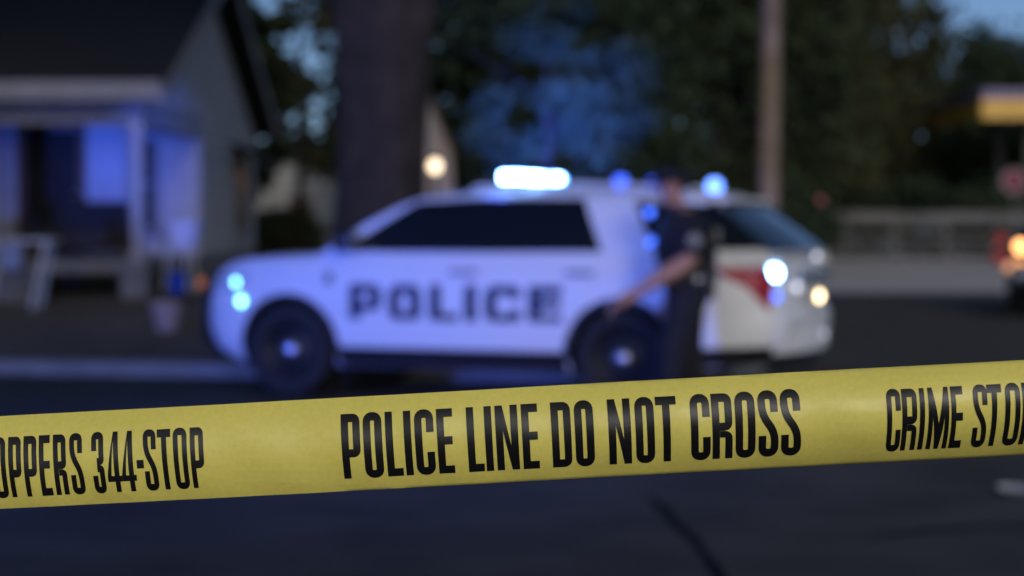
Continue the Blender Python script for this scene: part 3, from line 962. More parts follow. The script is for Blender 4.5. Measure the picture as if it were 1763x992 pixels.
def cabin_mesh(s):
    bm = bmesh.new()
    ny = 12
    pts = s.cab
    # resample the roof line
    P = []
    for (a, b) in zip(pts, pts[1:]):
        for k in range(3):
            t = k / 3
            P.append((a[0] + (b[0] - a[0]) * t, a[1] + (b[1] - a[1]) * t))
    P.append(pts[-1])
    rows = []
    for (x, z) in P:
        ym = s.cab_y(z)
        r = []
        for k in range(ny + 1):
            q = 2 * k / ny - 1
            bend = -.10 * (1 - q * q) * sstep((2.25 - x) / .6) + .07 * (1 - q * q) * sstep((x - 4.25 * s.L / 5.02) / .5)
            r.append((x + bend, ym * q, z + .022 * (1 - q * q) * (1 if z > 1.5 else .3)))
        rows.append(r)
    vv = [[bm.verts.new(p) for p in r] for r in rows]
    for a, b in zip(vv, vv[1:]):
        for i in range(ny):
            bm.faces.new((a[i], a[i + 1], b[i + 1], b[i]))
    nz = 12
    for sg, e in ((-1, 0), (1, ny)):
        rows = []
        for (x, z), r in zip(P, vv):
            col = []
            for k in range(nz + 1):
                zz = s.belt - .04 + (z - s.belt + .04) * k / nz
                col.append((x, sg * s.cab_y(zz), zz))
            rows.append([bm.verts.new(p) for p in col])
        for a, b in zip(rows, rows[1:]):
            for i in range(nz):
                bm.faces.new((a[i], a[i + 1], b[i + 1], b[i]))
    bmesh.ops.remove_doubles(bm, verts=bm.verts[:], dist=.001)
    bmesh.ops.recalc_face_normals(bm, faces=bm.faces[:])
    me = bpy.data.meshes.new('cabin')
    bm.to_mesh(me); bm.free()
    return me

def patch(fy, quad, sg, off, th, n=8, m=6):
    """thick panel that follows the side of the car: quad = BL, BR, TR, TL in (x, z); fy(x, z) the half width"""
    BL, BR, TR, TL = [Vector(q) for q in quad]
    outer, inner = [], []
    for i in range(n + 1):
        for j in range(m + 1):
            a, b = i / n, j / m
            p = (BL * (1 - a) + BR * a) * (1 - b) + (TL * (1 - a) + TR * a) * b
            y = fy(p.x, p.y)
            outer.append((p.x, sg * (y + off), p.y))
            inner.append((p.x, sg * (y + off - th), p.y))
    N = len(outer)
    f = grid_faces(n + 1, m + 1)
    fs = [q if sg < 0 else tuple(reversed(q)) for q in f] + [tuple(N + i for i in (reversed(q) if sg < 0 else q)) for q in f]
    edge = [i * (m + 1) for i in range(n + 1)] + [n * (m + 1) + j for j in range(1, m + 1)] + [i * (m + 1) + m for i in range(n - 1, -1, -1)] + [j for j in range(m - 1, 0, -1)]
    for a, b in zip(edge, edge[1:] + edge[:1]):
        fs.append((b, a, N + a, N + b) if sg < 0 else (a, b, N + b, N + a))
    return outer + inner, fs

def wheel(root, x, sg, s, big=True):
    w = empty('wheel', (x, sg * (.985 if big else .90), s.wr))
    w.parent = root
    r = s.wr
    o = sg * -1
    def L(p): return [(a, b * sg * -1) for a, b in p]   # profile depth: 0 = outer face, + inward
    MB().lathe(L([(r * .63, .015), (r * .70, 0), (r * .90, 0), (r * .97, .02), (r, .05), (r, .20), (r * .96, .235), (r * .68, .24), (r * .62, .22)]), axis='Y', n=36).build('tyre', M['tyre'], w, True)
    MB().lathe(L([(.001, .045), (r * .20, .045), (r * .24, .06), (r * .42, .085), (r * .50, .06), (r * .56, .035), (r * .62, .012), (r * .655, .018), (r * .64, .06), (r * .60, .20), (.001, .21)]), axis='Y', n=36).build('rim', M['rim'], w, True)
    MB().lathe(L([(.001, .005), (r * .13, .008), (r * .19, .028), (r * .20, .046)]), axis='Y', n=24).build('hub_cap', M['chrome'], w, True)
    for k in range(5):
        a = k * 2 * math.pi / 5 + .3
        MB().lathe(L([(.001, .060), (.014, .060), (.014, .09)]), c=(math.cos(a) * r * .30, 0, math.sin(a) * r * .30), axis='Y', n=8).build('lug_nut', M['rim'], w)
    return w

def disc(c, nrm, r, th=.02, n=18, dome=.35):
    """small round lens at c facing nrm"""
    nrm = Vector(nrm).normalized()
    a = nrm.orthogonal().normalized(); b = nrm.cross(a)
    vs, fs = [], []
    prof = [(1, -th), (1, 0), (.86, dome * .35 * r), (.55, dome * .75 * r), (.001, dome * r)]
    for (q, h) in prof:
        for k in range(n):
            t = 2 * math.pi * k / n
            vs.append(Vector(c) + nrm * h + r * q * (math.cos(t) * a + math.sin(t) * b))
    for i in range(len(prof) - 1):
        for k in range(n):
            fs.append((i * n + k, i * n + (k + 1) % n, (i + 1) * n + (k + 1) % n, (i + 1) * n + k))
    fs.append(tuple(reversed(range(n))))
    return vs, fs

def make_car_base(root, s, paint, rad):
    me = cut_arches(shell_mesh(s), s, rad)
    b = mlink('body', me, paint, root, True)
    me.set_sharp_from_angle(angle=R(35))
    c = mlink('cabin', cabin_mesh(s), paint, root, True)
    c.data.set_sharp_from_angle(angle=R(40))
    for wx in s.wheels:
        for sg in (-1, 1):
            MB().lathe([(rad - .004, .61), (rad - .004, .985 * interp(s.W, wx))], c=(wx, 0, s.wr), axis='Y', n=40)
            lin = MB()
            n = 30
            vs, fs = [], []
            for k in range(n + 1):
                a = math.pi * (-.12 + 1.24 * k / n)
                for yy in (.612, .93 * interp(s.W, wx)):
                    vs.append((wx + (rad - .006) * math.cos(a), sg * yy, s.wr + (rad - .006) * math.sin(a)))
            for k in range(n):
                fs.append((2 * k, 2 * k + 1, 2 * k + 3, 2 * k + 2))
            lin.add(vs, fs)
            lin.lathe([(.001, sg * .614), (rad - .006, sg * .614)], c=(wx, 0, s.wr), axis='Y', n=36)
            lin.build('wheel_arch_liner', M['blackpl'], root)
            # dark lip round the opening
            vs, fs = [], []
            for k in range(n + 1):
                a = math.pi * (-.02 + 1.04 * k / n)
                for rr, oo in ((rad - .008, -.03), (rad - .008, .010), (rad + .030, .012), (rad + .034, -.004)):
                    x, z = wx + rr * math.cos(a), s.wr + rr * math.sin(a)
                    vs.append((x, sg * (s.side_y(x, max(z, .31)) + oo), z))
            for k in range(n):
                for q in range(3):
                    fs.append((4 * k + q, 4 * k + q + 1, 4 * k + q + 5, 4 * k + q + 4))
            mobj('wheel_arch_trim', vs, fs, M['blackpl'], root, True)
    return b, c

def make_suv():
    s = SUV
    root = empty('police_car')
    body, cab = make_car_base(root, s, M['white'], .435)
    for wx in s.wheels:
        for sg in (-1, 1): wheel(root, wx, sg, s)
    cy = lambda x, z: s.cab_y(z)
    for sg in (-1, 1):
        # doors, their glass, handles
        fd = mobj('door', *patch(s.side_y, [(1.50, .43), (2.665, .43), (2.665, 1.155), (1.50, 1.145)], sg, .006, .02), M['white'], root, True)
        rd = mobj('door', *patch(s.side_y, [(2.685, .43), (3.30, .43), (3.70, 1.17), (2.685, 1.155)], sg, .006, .02), M['white'], root, True)
        mobj('window', *patch(cy, [(1.38, 1.19), (2.56, 1.19), (2.54, 1.615), (2.00, 1.585)], sg, .007, .015), M['glass'], fd, True)
        mobj('window', *patch(cy, [(2.63, 1.19), (3.62, 1.20), (3.42, 1.61), (2.61, 1.617)], sg, .007, .015), M['glass'], rd, True)
        mobj('pillar_trim', *patch(cy, [(2.555, 1.19), (2.635, 1.19), (2.615, 1.617), (2.535, 1.615)], sg, .005, .012, 2, 6), M['glass'], root)
        mobj('quarter_window', *patch(cy, [(4.03, 1.215), (4.60, 1.22), (4.30, 1.565), (3.84, 1.595)], sg, .007, .015), M['glass'], root, True)
        mobj('rear_pillar_trim', *patch(cy, [(4.595, 1.22), (4.885, 1.225), (4.455, 1.56), (4.30, 1.565)], sg, .009, .015, 3, 6), M['glass'], root, True)
        edge = [(4.44, 1.575), (4.47, 1.55), (4.55, 1.49), (4.63, 1.43), (4.72, 1.361), (4.80, 1.30), (4.87, 1.244), (4.90, 1.222)]
        MB().tube([(x, sg * (s.cab_y(z) - .004), z + .004) for x, z in edge], [.016] + [.026] * 6 + [.016], 10).build('corner_trim', M['glass'], root, True)
        for d_, hx in ((fd, 2.50), (rd, 3.47)):
            yy = s.side_y(hx, 1.03)
            MB().box((hx, sg * (yy + .036), 1.035), (.23, .022, .032)).box((hx - .09, sg * (yy + .02), 1.035), (.025, .03, .028)).box((hx + .09, sg * (yy + .02), 1.035), (.025, .03, .028)).build('handle', M['grey'], d_, bevel=.004)
        # black lower cladding, bumper undersides
        mobj('sill_cladding', *patch(s.side_y, [(1.375, .275), (3.345, .275), (3.325, .425), (1.395, .425)], sg, .016, .03, 12, 3), M['blackpl'], root, True)
        mobj('bumper_cladding', *patch(s.side_y, [(4.25, .32), (4.93, .36), (4.97, .50), (4.26, .47)], sg, .012, .03, 10, 3), M['blackpl'], root, True)
        # headlamp and tail lamp wrap round the corners
        hl = mobj('headlight', *patch(s.side_y, [(.16, .84), (.50, .90), (.56, 1.01), (.18, .99)], sg, .006, .02, 10, 4), M['lamp'], root, True)
        tl = mobj('tail_light', *patch(s.side_y, [(4.76, .95), (4.915, .76), (4.945, 1.08), (4.44, 1.08)], sg, .008, .02, 10, 8), M['redlens'], root, True)
        # wing mirror
        mi = MB().box((1.50, sg * 1.075, 1.265), (.13, .20, .155)).build('wing_mirror', M['blackpl'], root, True, bevel=.03)
        MB().box((1.50, sg * .955, 1.225), (.07, .09, .05)).build('arm', M['blackpl'], mi)
        MB().box((1.569, sg * 1.075, 1.265), (.006, .16, .115)).build('mirror_glass', M['chrome'], mi)
        MB().add(*disc((1.435, sg * 1.10, 1.265), (-1, sg * .6, 0), .032)).build('marker_lamp', M['blue_dim'], mi, True)
        # roof rail
        MB().tube([(2.35, sg * .665, 1.645), (2.45, sg * .655, 1.70), (3.2, sg * .645, 1.725), (3.95, sg * .655, 1.70), (4.10, sg * .665, 1.645)], .017, 8).build('roof_rail', M['white'], root, True)
        # fender badge
        mobj('fender_badge', *patch(s.side_y, [(1.27, .93), (1.345, .93), (1.345, 1.02), (1.27, 1.02)], sg, .007, .012, 3, 3), M['grey'], root)
        # POLICE on the doors
        xs = [(1.50, 1.79), (1.85, 2.135), (2.205, 2.45), (2.505, 2.61), (2.68, 2.985), (3.045, 3.325)]
        for (a, b), ch in zip(xs, 'POLICE'):
            H = .30
            w = (b - a) / H
            def mp(gx, gy, a=a, b=b, sg=sg, H=H):
                xx = a + gx * H + .025 * (gy - .5) * 0
                if sg > 0: xx = 4.825 - xx
                z = .635 + gy * H
                return Vector((xx, sg * (s.side_y(xx, z) + .0075), z))
            if ch == 'I': tv = w
            else: tv = .34
            if sg > 0:
                mp = (lambda f: (lambda gx, gy: f(gx, gy)))(mp)
            letter_obj('letter', ch, w, tv, .245, .16, mp, M['navy'], root, fine=.12)
    # small unit number behind the rear wheel (only its last strokes show past the officer)
    for xa in (4.335, 4.40):
        mobj('unit_number_stroke', *patch(s.side_y, [(xa, .845), (xa + .028, .845), (xa + .028, .96), (xa, .96)], -1, .005, .004, 2, 3), M['navy'], root)
    # windshield and rear glass
    def cab_patch(name, x0, x1, half, off, m, nx=8, ny=10, front=True, slope=0):
        vs = []
        P = []
        for i in range(nx + 1):
            x = x0 + (x1 - x0) * i / nx
            z = s.cab_z(x)
            ym = s.cab_y(z) * half
            for k in range(ny + 1):
                q = 2 * k / ny - 1
                qq = q * half
                bend = -.10 * (1 - qq * qq) * sstep((2.25 - x) / .6) + .07 * (1 - qq * qq) * sstep((x - 4.25) / .5)
                vs.append((x + bend + (-off if front else off), ym * q, z + .022 * (1 - qq * qq) * (1 if z > 1.5 else .3) + off * .8))
        return mobj(name, vs, grid_faces(nx + 1, ny + 1), m, root, True)
    ws = cab_patch('windshield', 1.22, 1.98, .93, .008, M['glass'])
    rw = cab_patch('rear_window', 4.452, 4.93, 1.005, .012, M['glass'], front=False)
    # rear spoiler lip over the glass
    MB().add([(4.18, -.64, 1.648), (4.18, .64, 1.648), (4.54, .58, 1.612), (4.54, -.58, 1.612), (4.18, -.64, 1.59), (4.18, .64, 1.59), (4.54, .58, 1.58), (4.54, -.58, 1.58)],
             [(3, 2, 1, 0), (4, 5, 6, 7), (0, 1, 5, 4), (1, 2, 6, 5), (2, 3, 7, 6), (3, 0, 4, 7)]).build('spoiler', M['white'], root)
    # tailgate trim, plate, lamps at the back
    MB().box((5.055, 0, 1.02), (.02, 1.05, .07)).build('tailgate_trim', M['chrome'], root, bevel=.006)
    pl = MB().box((5.085, 0, .84), (.012, .33, .17)).build('number_plate', mat('plate_white', (.7, .7, .72), rough=.4), root)
    MB().box((5.09, 0, .945), (.03, .40, .02)).build('plate_lamp_bar', M['blackpl'], root)
    bp = MB()
    for i in range(2): pass
    bl = []
    for k in range(17):
        q = -1 + k / 8
        bl.append((5.06 - .16 * q * q, q * .84))
    vs = []
    for (x, y) in bl:
        for dx, z in ((-.06, .62), (.035, .60), (.05, .54), (.045, .44), (-.05, .40)):
            vs.append((x + dx, y, z))
    mobj('rear_bumper', vs, [(i * 5 + j, i * 5 + j + 1, (i + 1) * 5 + j + 1, (i + 1) * 5 + j) for i in range(16) for j in range(4)], M['white'], root, True)
    vs = []
    for (x, y) in bl:
        for dx, z in ((.02, .438), (.03, .36), (-.05, .30), (-.12, .30)):
            vs.append((x + dx, y, z))
    mobj('bumper_valance', vs, [(i * 4 + j, i * 4 + j + 1, (i + 1) * 4 + j + 1, (i + 1) * 4 + j) for i in range(16) for j in range(3)], M['blackpl'], root, True)
    # front: grille, lower grille, push bumper
    def front_x(y, v): 
        x, ym, z = s.pos(0, v)
        q = y / ym
        return x - .10 * (1 - q * q) * (math.sin(math.pi * v) ** .5 if 0 < v < 1 else 0), z
    vs = []
    for k in range(13):
        y = -.55 + 1.1 * k / 12
        for v in (.60, .70, .80, .88):
            x, z = front_x(y, v)
            vs.append((x - .012, y, z))
    gr = mobj('grille', vs, grid_faces(13, 4), M['blackpl'], root, True)
    for v in (.65, .74, .83):
        pts = []
        for k in range(9):
            y = -.52 + 1.04 * k / 8
            x, z = front_x(y, v)
            pts.append((x - .022, y, z))
        MB().tube(pts, .012, 6).build('bar', M['grey'], gr, True)
    vs = []
    for k in range(13):
        y = -.56 + 1.12 * k / 12
        for v in (.10, .22, .34):
            x, z = front_x(y, v)
            vs.append((x - .010, y, z))
    mobj('lower_grille', vs, grid_faces(13, 3), M['blackpl'], root, True)
    push = empty('push_bumper'); push.parent = root
    for y in (-.33, .33):
        MB().tube([(-.06, y, .30), (-.20, y, .42), (-.22, y, .80), (-.10, y, 1.0)], [.035, .035, .035, .03], 10).build('upright', M['blackpl'], push, True)
    for z in (.48, .66, .84):
        MB().tube([(-.02, -.62, z), (-.17, -.48, z), (-.215, -.33, z), (-.215, .33, z), (-.17, .48, z), (-.02, .62, z)], .026, 8).build('cross_bar', M['blackpl'], push, True)
    MB().add(*disc((-.23, -.40, .90), (-1, -.8, 0), .05)).build('marker_lamp', M['amber'], push, True)
    # wipers, antenna
    MB().tube([(1.18, -.55, 1.19), (1.38, -.10, 1.32)], .008, 6).build('wiper', M['blackpl'], root)
    MB().tube([(4.00, 0, 1.68), (4.10, 0, 1.86)], [.012, .004], 6).build('antenna', M['blackpl'], root)
    return root

M['blue_warm'] = mat('blue_strobe_second', (.1, .2, .8), emit=(.12, .40, 1.0), estr=9)
def light_bar(root, x0):
    """blue light bar across the roof"""
    lb = MB().box((x0, 0, 1.735), (.20, 1.14, .035)).build('light_bar', M['blackpl'], root, bevel=.01)
    for y in (-.5, .5):
        MB().box((x0, y, 1.70), (.10, .07, .05)).build('foot', M['blackpl'], lb)
    MB().box((x0, 0, 1.827), (.16, 1.06, .012)).build('cap', M['bluelens'], lb)
    ys = [-.52 + .13 * i for i in range(9)]
    for i, y in enumerate(ys):
        hot = ('hot', 'hot', 'hot', 'hot', 'hot', 'mid2', 'hot', 'hot', 'mid2')[i]
        MB().box((x0, y, 1.787), (.17 if abs(y) < .5 else .13, .112, .070)).build('lamp_module', M['blue_hot'] if hot == 'hot' else M['blue_warm'], lb, bevel=.012)
    return lb

def lamp_light(parent, loc, direction, energy, size=.12, color=(.06, .14, 1.0), spread=160, name='strobe_light'):
    d = bpy.data.lights.new(name, 'AREA')
    d.shape = 'DISK'; d.size = size; d.energy = energy; d.color = color; d.spread = R(spread)
    o = bpy.data.objects.new(name, d)
    COL.objects.link(o)
    o.parent = parent
    o.location = loc
    o.rotation_euler = (-Vector(direction)).to_track_quat('Z', 'Y').to_euler()
    return o

YAW = R(-22.0)
suv = make_suv()
# stand the near front wheel where it belongs
target = Vector((-1.83, 16.20, 0.004))
rot = Matrix.Rotation(YAW, 3, 'Z')
suv.location = target - rot @ Vector((.93, -.985, 0))
suv.rotation_euler = (0, 0, YAW)
tag(suv, 'white police SUV with blue roof lights and POLICE lettering on its doors', 'police car')
def car_px(x, y, z): return proj(suv.location + rot @ Vector((x, y, z)))
def on_side(px, z, lo=.02, hi=4.98):
    """x on the near side of the car at height z that shows at column px"""
    best = None
    for i in range(400):
        x = lo + (hi - lo) * i / 399
        e = abs(car_px(x, -SUV.side_y(x, z), z)[0] - px)
        if best is None or e < best[0]: best = (e, x)
    return best[1]
bar_x = min([2.2 + .01 * i for i in range(120)], key=lambda x: abs((car_px(x, -.57, 1.85)[0] + car_px(x, .57, 1.85)[0]) / 2 - 917))
LB = light_bar(suv, bar_x)
for k in ('front', 'rear'): pass
# strobes at the near front corner
for (px, py, m, r) in ((406, 487, 'cyan_hot', .030), (414, 518, 'cyan_hot', .034)):
    z = 1.42 + (385 - py) / 207.0
    x = on_side(px, z, .03, 1.2)
    y = -SUV.side_y(x, z)
    MB().add(*disc((x, y - .006, z), (-.55, -1, 0), r)).build('strobe_lamp', M[m], suv, True)
# strobe by the tail lamp; the dim disc below is a reflection made to glow
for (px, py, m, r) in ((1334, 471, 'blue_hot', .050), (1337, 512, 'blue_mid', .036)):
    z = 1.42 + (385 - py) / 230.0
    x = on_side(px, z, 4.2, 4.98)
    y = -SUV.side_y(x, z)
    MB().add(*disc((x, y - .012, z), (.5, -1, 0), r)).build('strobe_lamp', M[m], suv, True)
def on_roof(px, py, y):
    best = None
    for i in range(200):
        x = 3.4 + 1.4 * i / 199
        p = suv.location + rot @ Vector((x, y, 1.7))
        e = abs(proj(p)[0] - px)
        if best is None or e < best[0]: best = (e, x, 1.42 + (385 - py) * p.y / FPX)
    return Vector((best[1], y, best[2]))
M['blue_pale'] = mat('blue_strobe_pale', (.1, .2, .8), emit=(.14, .30, 1.0), estr=4.2)
for (px, py, y, m, r) in ((1180, 316, -.30, 'blue_mid', .036), (1230, 322, -.10, 'blue_pale', .062), (1068, 315, -.60, 'blue_dim', .06), (1125, 318, -.55, 'blue_dim', .05)):
    c = on_roof(px, py, y)
    q = MB().add(*disc(c, (.3, -1, .1), r)).build('strobe_lamp', M[m], suv, True)
    MB().box((c.x, c.y + .035, c.z - .03), (.05, .05, .10)).build('bracket', M['blackpl'], q)
# lamps inside the quarter glass
for (x, z, m) in ((3.97, 1.50, 'blue_mid'), (4.02, 1.28, 'blue_mid')):
    MB().add(*disc((x, -SUV.cab_y(z) - .012, z), (0, -1, .3), .034)).build('strobe_lamp', M[m], suv, True)
# reversing lamp on the tailgate; the glints round it are made as glowing discs
M['rev_lamp'] = mat('reversing_lamp', (.8, .8, .8), emit=(1, .74, .38), estr=9)
M['tail_glint'] = mat('tail_glint', (.8, .8, .8), emit=(.8, .82, 1.0), estr=1.5)
for (px, py, m, r) in ((1374, 495, 'tail_glint', .032), (1412, 511, 'rev_lamp', .036), (1418, 577, 'tail_glint', .030), (1408, 442, 'tail_glint', .024)):
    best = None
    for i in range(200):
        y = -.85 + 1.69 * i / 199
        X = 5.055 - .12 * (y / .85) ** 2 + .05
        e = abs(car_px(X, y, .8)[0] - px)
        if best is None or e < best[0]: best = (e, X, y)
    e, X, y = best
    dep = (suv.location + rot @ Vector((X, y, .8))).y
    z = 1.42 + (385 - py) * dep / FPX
    MB().add(*disc((X, y, z), (1, -.2, 0), r)).build('tail_lamp_bulb' if m == 'rev_lamp' else 'tail_glint', M[m], suv, True)
# light thrown by the lamps
for (loc, aimw, e, sp) in (((bar_x, -.68, 1.80), (-6, 4, 1.5), 25, 150), ((bar_x - .16, -.45, 1.80), (-5.15, 27.5, 2.2), 15, 14),
                           ((bar_x - .16, .1, 1.80), (-8, 17.0, .6), 30, 90), ((bar_x, .68, 1.80), (.55, 23.6, 2.7), 85, 24)):
    lw = suv.location + rot @ Vector(loc)
    lamp_light(LB, loc, rot.inverted() @ (Vector(aimw) - lw), e, spread=sp)

# a second patrol car stands outside the view, on the left, its light bar lit: it throws the blue light on this side of things
suv2 = copy_tree(suv)
for o in [o for o in bpy.data.objects if o.type == 'LIGHT' and o.parent and o.parent.parent == suv2]:
    bpy.data.objects.remove(o, do_unlink=True)
suv2.location = (-8.2, 2.0, 0.004)
suv2.rotation_euler = (0, 0, R(222))
r2 = Matrix.Rotation(R(222), 3, 'Z')
barw = suv2.location + r2 @ Vector((bar_x, 0, 1.80))
aim = (Vector((-1.6, 16.0, 1.3)) - barw).normalized()
lamp_light(suv2, r2.inverted() @ (barw + Vector((aim.x, aim.y, 0)) * .75 - suv2.location), r2.inverted() @ aim, 195, spread=50)
tag(suv2, 'second white police SUV standing outside the view on the left', 'police car')

# ------------------------------------------------------------------ the dark car at the right edge
SED = Shape(
    4.75,
    [(0, .55), (.06, .68), (.2, .80), (.45, .87), (.9, .915), (3.6, .92), (4.3, .88), (4.6, .80), (4.75, .66)],
    [(0, .88), (.12, .95), (.4, .99), (.6, 1.0), (.85, .97), (1, .90)],
    [(0, .16), (.2, .03), (.45, 0), (.7, .08), (1, .32)],
    [(0, .14), (.3, 0), (.7, .03), (1, .15)],
    [(0, .26), (.6, .20), (4.0, .22), (4.75, .32)],
    [(0, .72), (.4, .80), (1.2, .92), (1.6, .95), (3.6, .99), (4.3, 1.0), (4.75, .97)],
    [(1.35, .93), (1.7, 1.08), (2.1, 1.28), (2.4, 1.39), (2.8, 1.44), (3.2, 1.44), (3.6, 1.38), (4.0, 1.20), (4.3, 1.0)],
    [(.8, .86), (.96, .84), (1.2, .74), (1.36, .66), (1.42, .54), (1.44, .45)],
    .93, (.92, 3.72), .33)
def make_sedan():
    root = empty('parked_car')
    s = SED
    make_car_base(root, s, M['blackpaint'], .37)
    for wx in s.wheels:
        for sg in (-1, 1): wheel(root, wx, sg, s, False)
    cy = lambda x, z: s.cab_y(z)
    for sg in (-1, 1):
        mobj('window', *patch(cy, [(1.95, .99), (2.75, .99), (2.75, 1.33), (2.35, 1.30)], sg, .006, .012), M['glass'], root, True)
        mobj('window', *patch(cy, [(2.80, .99), (3.75, 1.0), (3.45, 1.31), (2.80, 1.33)], sg, .006, .012), M['glass'], root, True)
        dd = mobj('door', *patch(s.side_y, [(1.50, .30), (2.76, .30), (2.76, .93), (1.50, .90)], sg, .005, .015), M['blackpaint'], root, True)
        MB().box((2.6, sg * (s.side_y(2.6, .8) + .03), .80), (.2, .02, .03)).build('handle', M['blackpl'], dd)
        mi = MB().box((1.72, sg * .97, 1.02), (.10, .18, .12)).build('wing_mirror', M['blackpaint'], root, True, bevel=.025)
        hl = mobj('headlight', *patch(s.side_y, [(.10, .56), (.42, .62), (.50, .72), (.20, .70)], sg, .006, .02, 8, 3), M['lamp'], root, True)
    def fr(y, v):
        x, ym, z = s.pos(0, v)
        q = y / ym
        return x - .10 * (1 - q * q) * (math.sin(math.pi * v) ** .5 if 0 < v < 1 else 0), z
    vs = []
    for k in range(9):
        y = -.42 + .84 * k / 8
        for v in (.45, .6, .78):
            x, z = fr(y, v)
            vs.append((x - .01, y, z))
    mobj('grille', vs, grid_faces(9, 3), M['blackpl'], root, True)
    vs = []
    for i in range(7):
        x = 1.40 + (2.36 - 1.40) * i / 6
        z = s.cab_z(x); ym = s.cab_y(z) * .93
        for k in range(9):
            q = 2 * k / 8 - 1
            vs.append((x - .10 * (1 - .86 * q * q) * sstep((2.4 - x) / .6) - .008, ym * q, z + .022 * (1 - .86 * q * q) * (1 if z > 1.5 else .3) + .008))
    mobj('windshield', vs, grid_faces(7, 9), M['glass'], root, True)
    MB().box((-.115, 0, .45), (.012, .33, .16)).build('number_plate', M['grey'], root)
    return root
sed = make_sedan()
SY = R(76)
srot = Matrix.Rotation(SY, 3, 'Z')
sed.rotation_euler = (0, 0, SY)
sed.location = Vector((8.27, 29.5, 0.004))
tag(sed, 'black car with amber lamps cut off by the right edge', 'car')
amb = mat('amber_lamp_lit', (.9, .5, .2), emit=(1, .42, .14), estr=5)
amb2 = mat('amber_lamp_dim', (.8, .4, .2), emit=(1, .45, .22), estr=.8)
def sed_local(px, py, d):
    return srot.inverted() @ (unp(px, py, d) - sed.location)
p = sed_local(1757, 425, 30.9)
q = MB().add(*disc((p.x, p.y, p.z), (-1, .3, 0), .10)).build('beacon', amb, sed, True)
MB().tube([(p.x + .03, p.y, p.z - .02), (p.x + .03, p.y, .86)], .025, 8).build('stalk', M['blackpl'], q, True)
zc = .74
xc = min([.06 + .01 * i for i in range(80)], key=lambda x: abs(proj(sed.location + srot @ Vector((x, SED.side_y(x, zc), zc)))[0] - 1740))
MB().add(*disc((xc, SED.side_y(xc, zc) + .01, zc), (-1, .6, 0), .095)).build('corner_lamp', amb2, sed, True)

# ================================================================== THE OFFICER
# local frame: faces -x, his left side toward the camera (-y), feet on z = 0
skin = mat('skin', (.42, .21, .15), (.48, .25, .18), 9, rough=.55)
unif = mat('dark_uniform', (.006, .007, .012), (.011, .012, .019), 14, rough=.85, bump=.2, bscale=50)
leather = mat('black_leather', (.008, .008, .009), rough=.35)
hairm = mat('dark_hair', (.018, .012, .009), rough=.7)

def skin_mesh(name, verts, edges, radii, root=0, sub=2):
    me = bpy.data.meshes.new(name)
    me.from_pydata(verts, edges, [])
    o = bpy.data.objects.new('tmp_skin', me); COL.objects.link(o)
    md = o.modifiers.new('skin', 'SKIN')
    md.use_smooth_shade = True
    sv = me.skin_vertices[0].data
    for i, r in enumerate(radii):
        sv[i].radius = r if isinstance(r, tuple) else (r, r)
        sv[i].use_root = (i == root)
    sd = o.modifiers.new('sub', 'SUBSURF'); sd.levels = sub; sd.render_levels = sub
    dg = bpy.context.evaluated_depsgraph_get(); dg.update()
    res = bpy.data.meshes.new_from_object(o.evaluated_get(dg))
    bpy.data.objects.remove(o, do_unlink=True)
    return res

person = empty('person', (1.22, 14.25, .004), R(10))
tag(person, 'person in dark uniform and cap beside the SUV, bare forearm reaching to its rear wheel', 'person')
V, E, RD = [], [], []
def jt(p, r, prev=None):
    V.append(p); RD.append(r)
    if prev is not None: E.append((prev, len(V) - 1))
    return len(V) - 1
pel = jt((.03, 0, .98), (.20, .20))
wa = jt((.03, 0, 1.12), (.195, .195), pel)
ch = jt((.01, 0, 1.28), (.225, .215), wa)
sh = jt((.0, 0, 1.42), (.18, .165), ch)
nk = jt((-.035, 0, 1.52), (.060, .060), sh)
h1 = jt((-.065, 0, 1.59), (.075, .070), nk)
h2 = jt((-.085, 0, 1.665), (.098, .078), h1)
h3 = jt((-.075, 0, 1.735), (.085, .070), h2)
# near (left) arm: reaches forward and down
s1 = jt((.0, -.19, 1.41), (.085, .085), sh)
s2 = jt((.0, -.265, 1.35), (.076, .076), s1)
e1 = jt((-.04, -.30, 1.15), (.068, .068), s2)
f1 = jt((-.17, -.31, 1.07), (.066, .066), e1)
w1 = jt((-.35, -.30, .945), (.038, .034), f1)
p1 = jt((-.42, -.30, .90), (.044, .026), w1)
p1b = jt((-.475, -.30, .86), (.042, .022), p1)
# far (right) arm: hangs slightly bent
t1 = jt((.0, .17, 1.40), (.075, .075), sh)
t2 = jt((.0, .235, 1.34), (.064, .064), t1)
t3 = jt((.09, .27, 1.11), (.048, .048), t2)
t4 = jt((.04, .27, .98), (.042, .042), t3)
t5 = jt((-.03, .25, .87), (.029, .028), t4)
t6 = jt((-.05, .25, .80), (.034, .022), t5)
